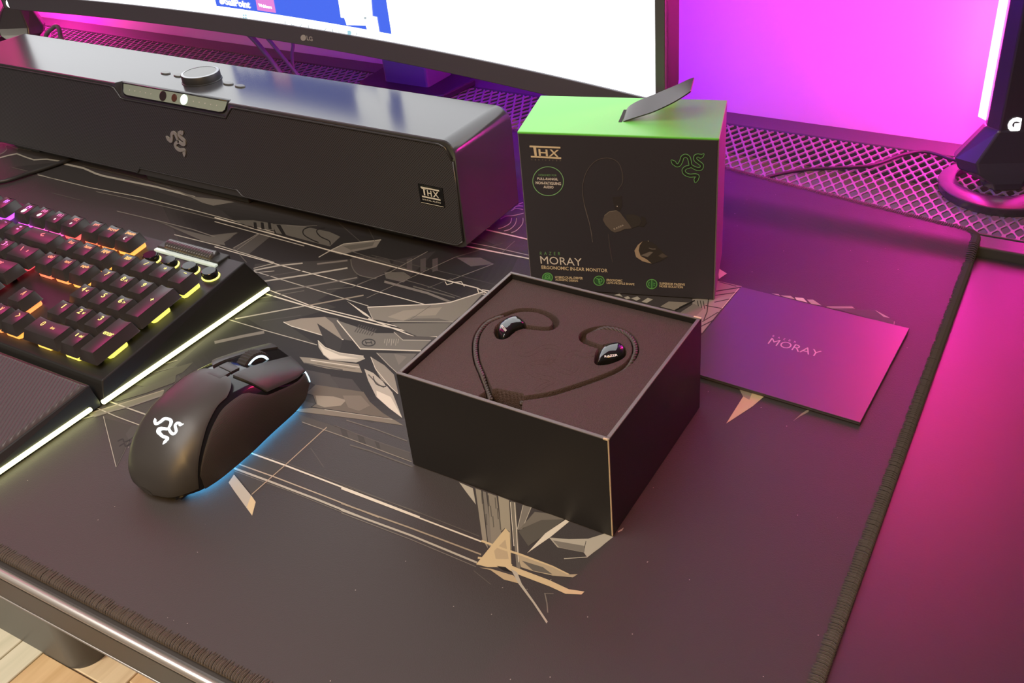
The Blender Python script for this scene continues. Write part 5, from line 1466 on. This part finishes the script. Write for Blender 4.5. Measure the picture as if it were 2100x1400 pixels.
def in_poly(pts):
    I = np.zeros(GX.shape, bool); n = len(pts)
    for i in range(n):
        x0, y0 = pts[i]; x1, y1 = pts[(i + 1) % n]
        c = ((y0 > GY) != (y1 > GY)) & (GX < (x1 - x0) * (GY - y0) / (y1 - y0 + 1e-15) + x0); I ^= c
    return I


def sdf_poly(pts):
    D = d_line(pts + [pts[0]]); return np.where(in_poly(pts), -D, D)


sm3 = lambda pts, n=5: [(p.x, p.y) for p in smooth_line([(*floc(q), 0) for q in pts], n)]
H = np.zeros(GX.shape)
cl_, cr_ = sm3(CH_L), sm3(CH_R)
step = lambda d, w=0.00045: np.clip(0.5 - d / w, 0, 1)
H -= 0.0060 * np.maximum(step(d_line(cl_) - 0.0017), step(d_line(cr_) - 0.0017))
for pc in (POC_L, POC_R): H = np.minimum(H, -0.0085 * step(sdf_poly(sm3(pc + [pc[0]]))))
H = np.minimum(H, -0.016 * step(sdf_poly([floc(q) for q in NOTCH])))
rng = np.random.default_rng(5)
ec_ = floc((1000, 660)); exx = (floc((1155, 650))[0] - ec_[0]); 
for L, w in emblem_lines(4):
    ln = [(ec_[0] + p.x * 0.046, ec_[1] + p.y * 0.046) for p in L]
    d = np.abs(d_line(ln) - 0.0017); H = np.where(H > -0.0004, H - 0.00030 * np.clip(1 - d / 0.00045, 0, 1), H)
edge_d = np.minimum(np.minimum(GX - fx0, fx1 - GX), np.minimum(GY - fy0, fy1 - GY)); H -= 0.0009 * np.clip(1 - edge_d / 0.0012, 0, 1) ** 2
P3 = np.array(T0)[None, None, :] + GX[..., None] * np.array(bex2) + GY[..., None] * np.array(bey2) + (FZ + H)[..., None] * np.array([0, 0, 1.0])
fo = np.array(ORG['foam_insert'])
vs = (P3.reshape(-1, 3) - fo); i_, j_ = np.meshgrid(np.arange(NXg - 1), np.arange(NYg - 1), indexing='ij'); a_ = (i_ * NYg + j_).ravel()
me = bpy.data.meshes.new('foam_top'); me.from_pydata(vs.tolist(), [], np.stack([a_, a_ + NYg, a_ + NYg + 1, a_ + 1], 1).tolist())
M['foam'] = mat('dark_foam', (0.062, 0.040, 0.039), 0.85, bump=0.9, bscale=1500, vary=0.35)
me.materials.append(M['foam']); me.shade_smooth(); fo_ = bpy.data.objects.new('foam_top', me); C.objects.link(fo_); fo_.parent = foam
sd = MB(); sd.loft([[tl(x, y, z) for x, y in ((fx0, fy0), (fx1, fy0), (fx1, fy1), (fx0, fy1))] for z in (0.0022, FZ - 0.0012)], cap=False); fix_normals(sd.build('foam_side', M['foam'], foam))

# ---------------------------------------------------------------- earphones
ear = thing('earphones', 'glossy black in-ear earphones with braided cable set into the foam', 'earphones', tl(TW / 2, TD / 2, FZ))
M['braid'] = mat('braided_cable', (0.060, 0.050, 0.050), 0.5)


def braided(pts2, zoff, name):
    pts = [tl(x, y, FZ + z) for (x, y), z in zip(pts2, zoff)]
    L = [Vector(p) for p in pts]; fine = []
    for a, b_ in zip(L, L[1:]):
        n = max(1, int((b_ - a).length / 0.0005))
        for k in range(n): fine.append(a.lerp(b_, k / n))
    fine.append(L[-1]); mb = MB(); s = 0.0
    for ph in (0, 2 * math.pi / 3, 4 * math.pi / 3):
        st = []
        for k, p in enumerate(fine):
            t = (fine[min(k + 1, len(fine) - 1)] - fine[max(k - 1, 0)]).normalized(); nrm = Vector((-t.y, t.x, 0)); a = k * 0.0005 / 0.0052 * 2 * math.pi + ph
            st.append(p + nrm * (0.00068 * math.cos(a)) + UZ * (0.00068 * math.sin(a)))
        mb.tube(st, 0.00078, 6)
    return tag(mb.build(name, M['braid'], ear, smooth=True), 'twisted braided cable')


def depth_profile(n, hi0, hi1, hi=-0.0008, lo=-0.0032):
    out = []
    for k in range(n):
        t = k / (n - 1); a = min(1, max(0, (t - hi0) / 0.08)) * min(1, max(0, (hi1 - t) / 0.08)); out.append(lo + (hi - lo) * a)
    return out


nL = int(len(cl_) * 0.52); braided(cl_[:nL], depth_profile(nL, 0.15, 1.05), 'cable')
braided(cr_[:int(len(cr_) * 0.80)], depth_profile(int(len(cr_) * 0.80), 0.48, 0.98), 'cable')
# joint of the two cables in the front notch
nb_ = [tl(*floc((700 + 26 * i, 906 + 6 * i)), FZ - 0.0052 + 0.001 * (i % 2)) for i in range(4)]
jb = MB()
for i in range(4):
    c = Vector(nb_[i]); jb.loft([[c + bex2 * (r * math.cos(a)) + bey2 * (r * math.sin(a)) + UZ * h for a in [2 * math.pi * k / 10 for k in range(10)]] for r, h in ((0.0006, -0.0018), (0.0016, -0.0009), (0.0019, 0.0002), (0.0014, 0.0012), (0.0004, 0.0017))])
tag(jb.build('cable_coil', mat('pale_cable_ties', (0.22, 0.20, 0.20), 0.5), ear, smooth=True), 'coiled cable end')
M['piano'] = mat('piano_black_shell', (0.010, 0.011, 0.011), 0.05, coat=0.5)


def bud(outline, z0, h, name, tilt):
    pts = smooth_line([(*floc(q), 0) for q in outline + [outline[0]]], 4)[:-1]
    cx = sum(p.x for p in pts) / len(pts); cy = sum(p.y for p in pts) / len(pts)
    rings = []
    for k, hh in ((0.90, -0.0065), (1.0, -0.003), (1.0, -0.0004), (0.97, 0.0006), (0.90, 0.0013), (0.72, 0.0019), (0.45, 0.0022), (0.12, 0.0023)):
        rings.append([tl(cx + (p.x - cx) * k, cy + (p.y - cy) * k, FZ + z0 + hh * h + tilt[0] * (cx + (p.x - cx) * k - cx) + tilt[1] * (p.y - cy) * k) for p in pts])
    b = MB(); b.loft(rings); return fix_normals(b.build(name, M['piano'], ear, smooth=True))


bl_ = bud([(703, 445), (708, 402), (755, 368), (818, 357), (862, 380), (876, 410), (845, 422), (800, 440), (765, 470), (733, 485)], 0.0000, 1.3, 'earbud', (0.10, 0.12))
br_ = bud([(1350, 648), (1362, 590), (1400, 549), (1460, 534), (1506, 538), (1528, 570), (1512, 602), (1465, 624), (1405, 632), (1372, 642)], 0.0000, 1.3, 'earbud', (0.05, 0.12))
M['pale_print'] = mat('pale_bud_print', (0.8, 0.78, 0.74), 0.4)


def bud_text(par, pl_, pr_, pt_, z):
    o = MB(); P0 = FPl + UZ * z; f = lambda p: (800 + p[0] / 3.182, 540 + p[1] / 3.182)
    text_px(o, 'RAZER', f(pl_), f(pr_), f(pt_), P0, UZ, 0.0, 0.015); o.build('lettering', M['pale_print'], par)


bud_text(bl_, (722, 408), (752, 446), (733, 400), 0.0034); bud_text(br_, (1400, 614), (1486, 604), (1398, 600), 0.0032)

# ---------------------------------------------------------------- card
c00 = at(1520, 588, 0.0028); c10 = at(1865, 673, 0.0028); c11 = at(1771, 868, 0.0028)
cx_ = (c10 - c00).normalized(); cw = (c10 - c00).length; cd = (c11 - c10).length; cy_ = Vector((cx_.y, -cx_.x, 0))
card = thing('card', 'flat dark card with thin pale lettering lying to the right of open box', 'card', (c00 + cx_ * cw / 2 + cy_ * cd / 2) * 1.0)
M['card'] = mat('dark_grey_card', (0.055, 0.045, 0.050), 0.36, spec=1.0)
q = [c00, c10, c10 + cy_ * cd, c00 + cy_ * cd]
for q_ in q: q_.z = 0.0007
MB().prism([p + UZ * 0.0 for p in q], (0, 0, 0.0009)).build('back_leaf', M['card'], card, bevel=0.0002)
MB().prism([p + UZ * 0.0010 for p in q], (0, 0, 0.0011)).build('front_leaf', M['card'], card, bevel=0.0002)
ct = MB(); CP = Vector((0, 0, 0.0028)); k_ = lambda x, y: (1400 + x / 3, 500 + y / 3)
text_px(ct, 'MORAY', k_(522, 613), k_(833, 697), k_(548, 578), CP, UZ, 0.00008, -0.004)
for i, ch in enumerate('RAZER'): text_px(ct, ch, k_(551 + i * 33, 571 + i * 9), k_(563 + i * 33, 574.5 + i * 9), k_(556 + i * 33, 561 + i * 9), CP, UZ, 0.00008, 0.0)
ct.build('lettering', mat('pale_foil_print', (0.55, 0.40, 0.42), 0.4), card.children[-1])
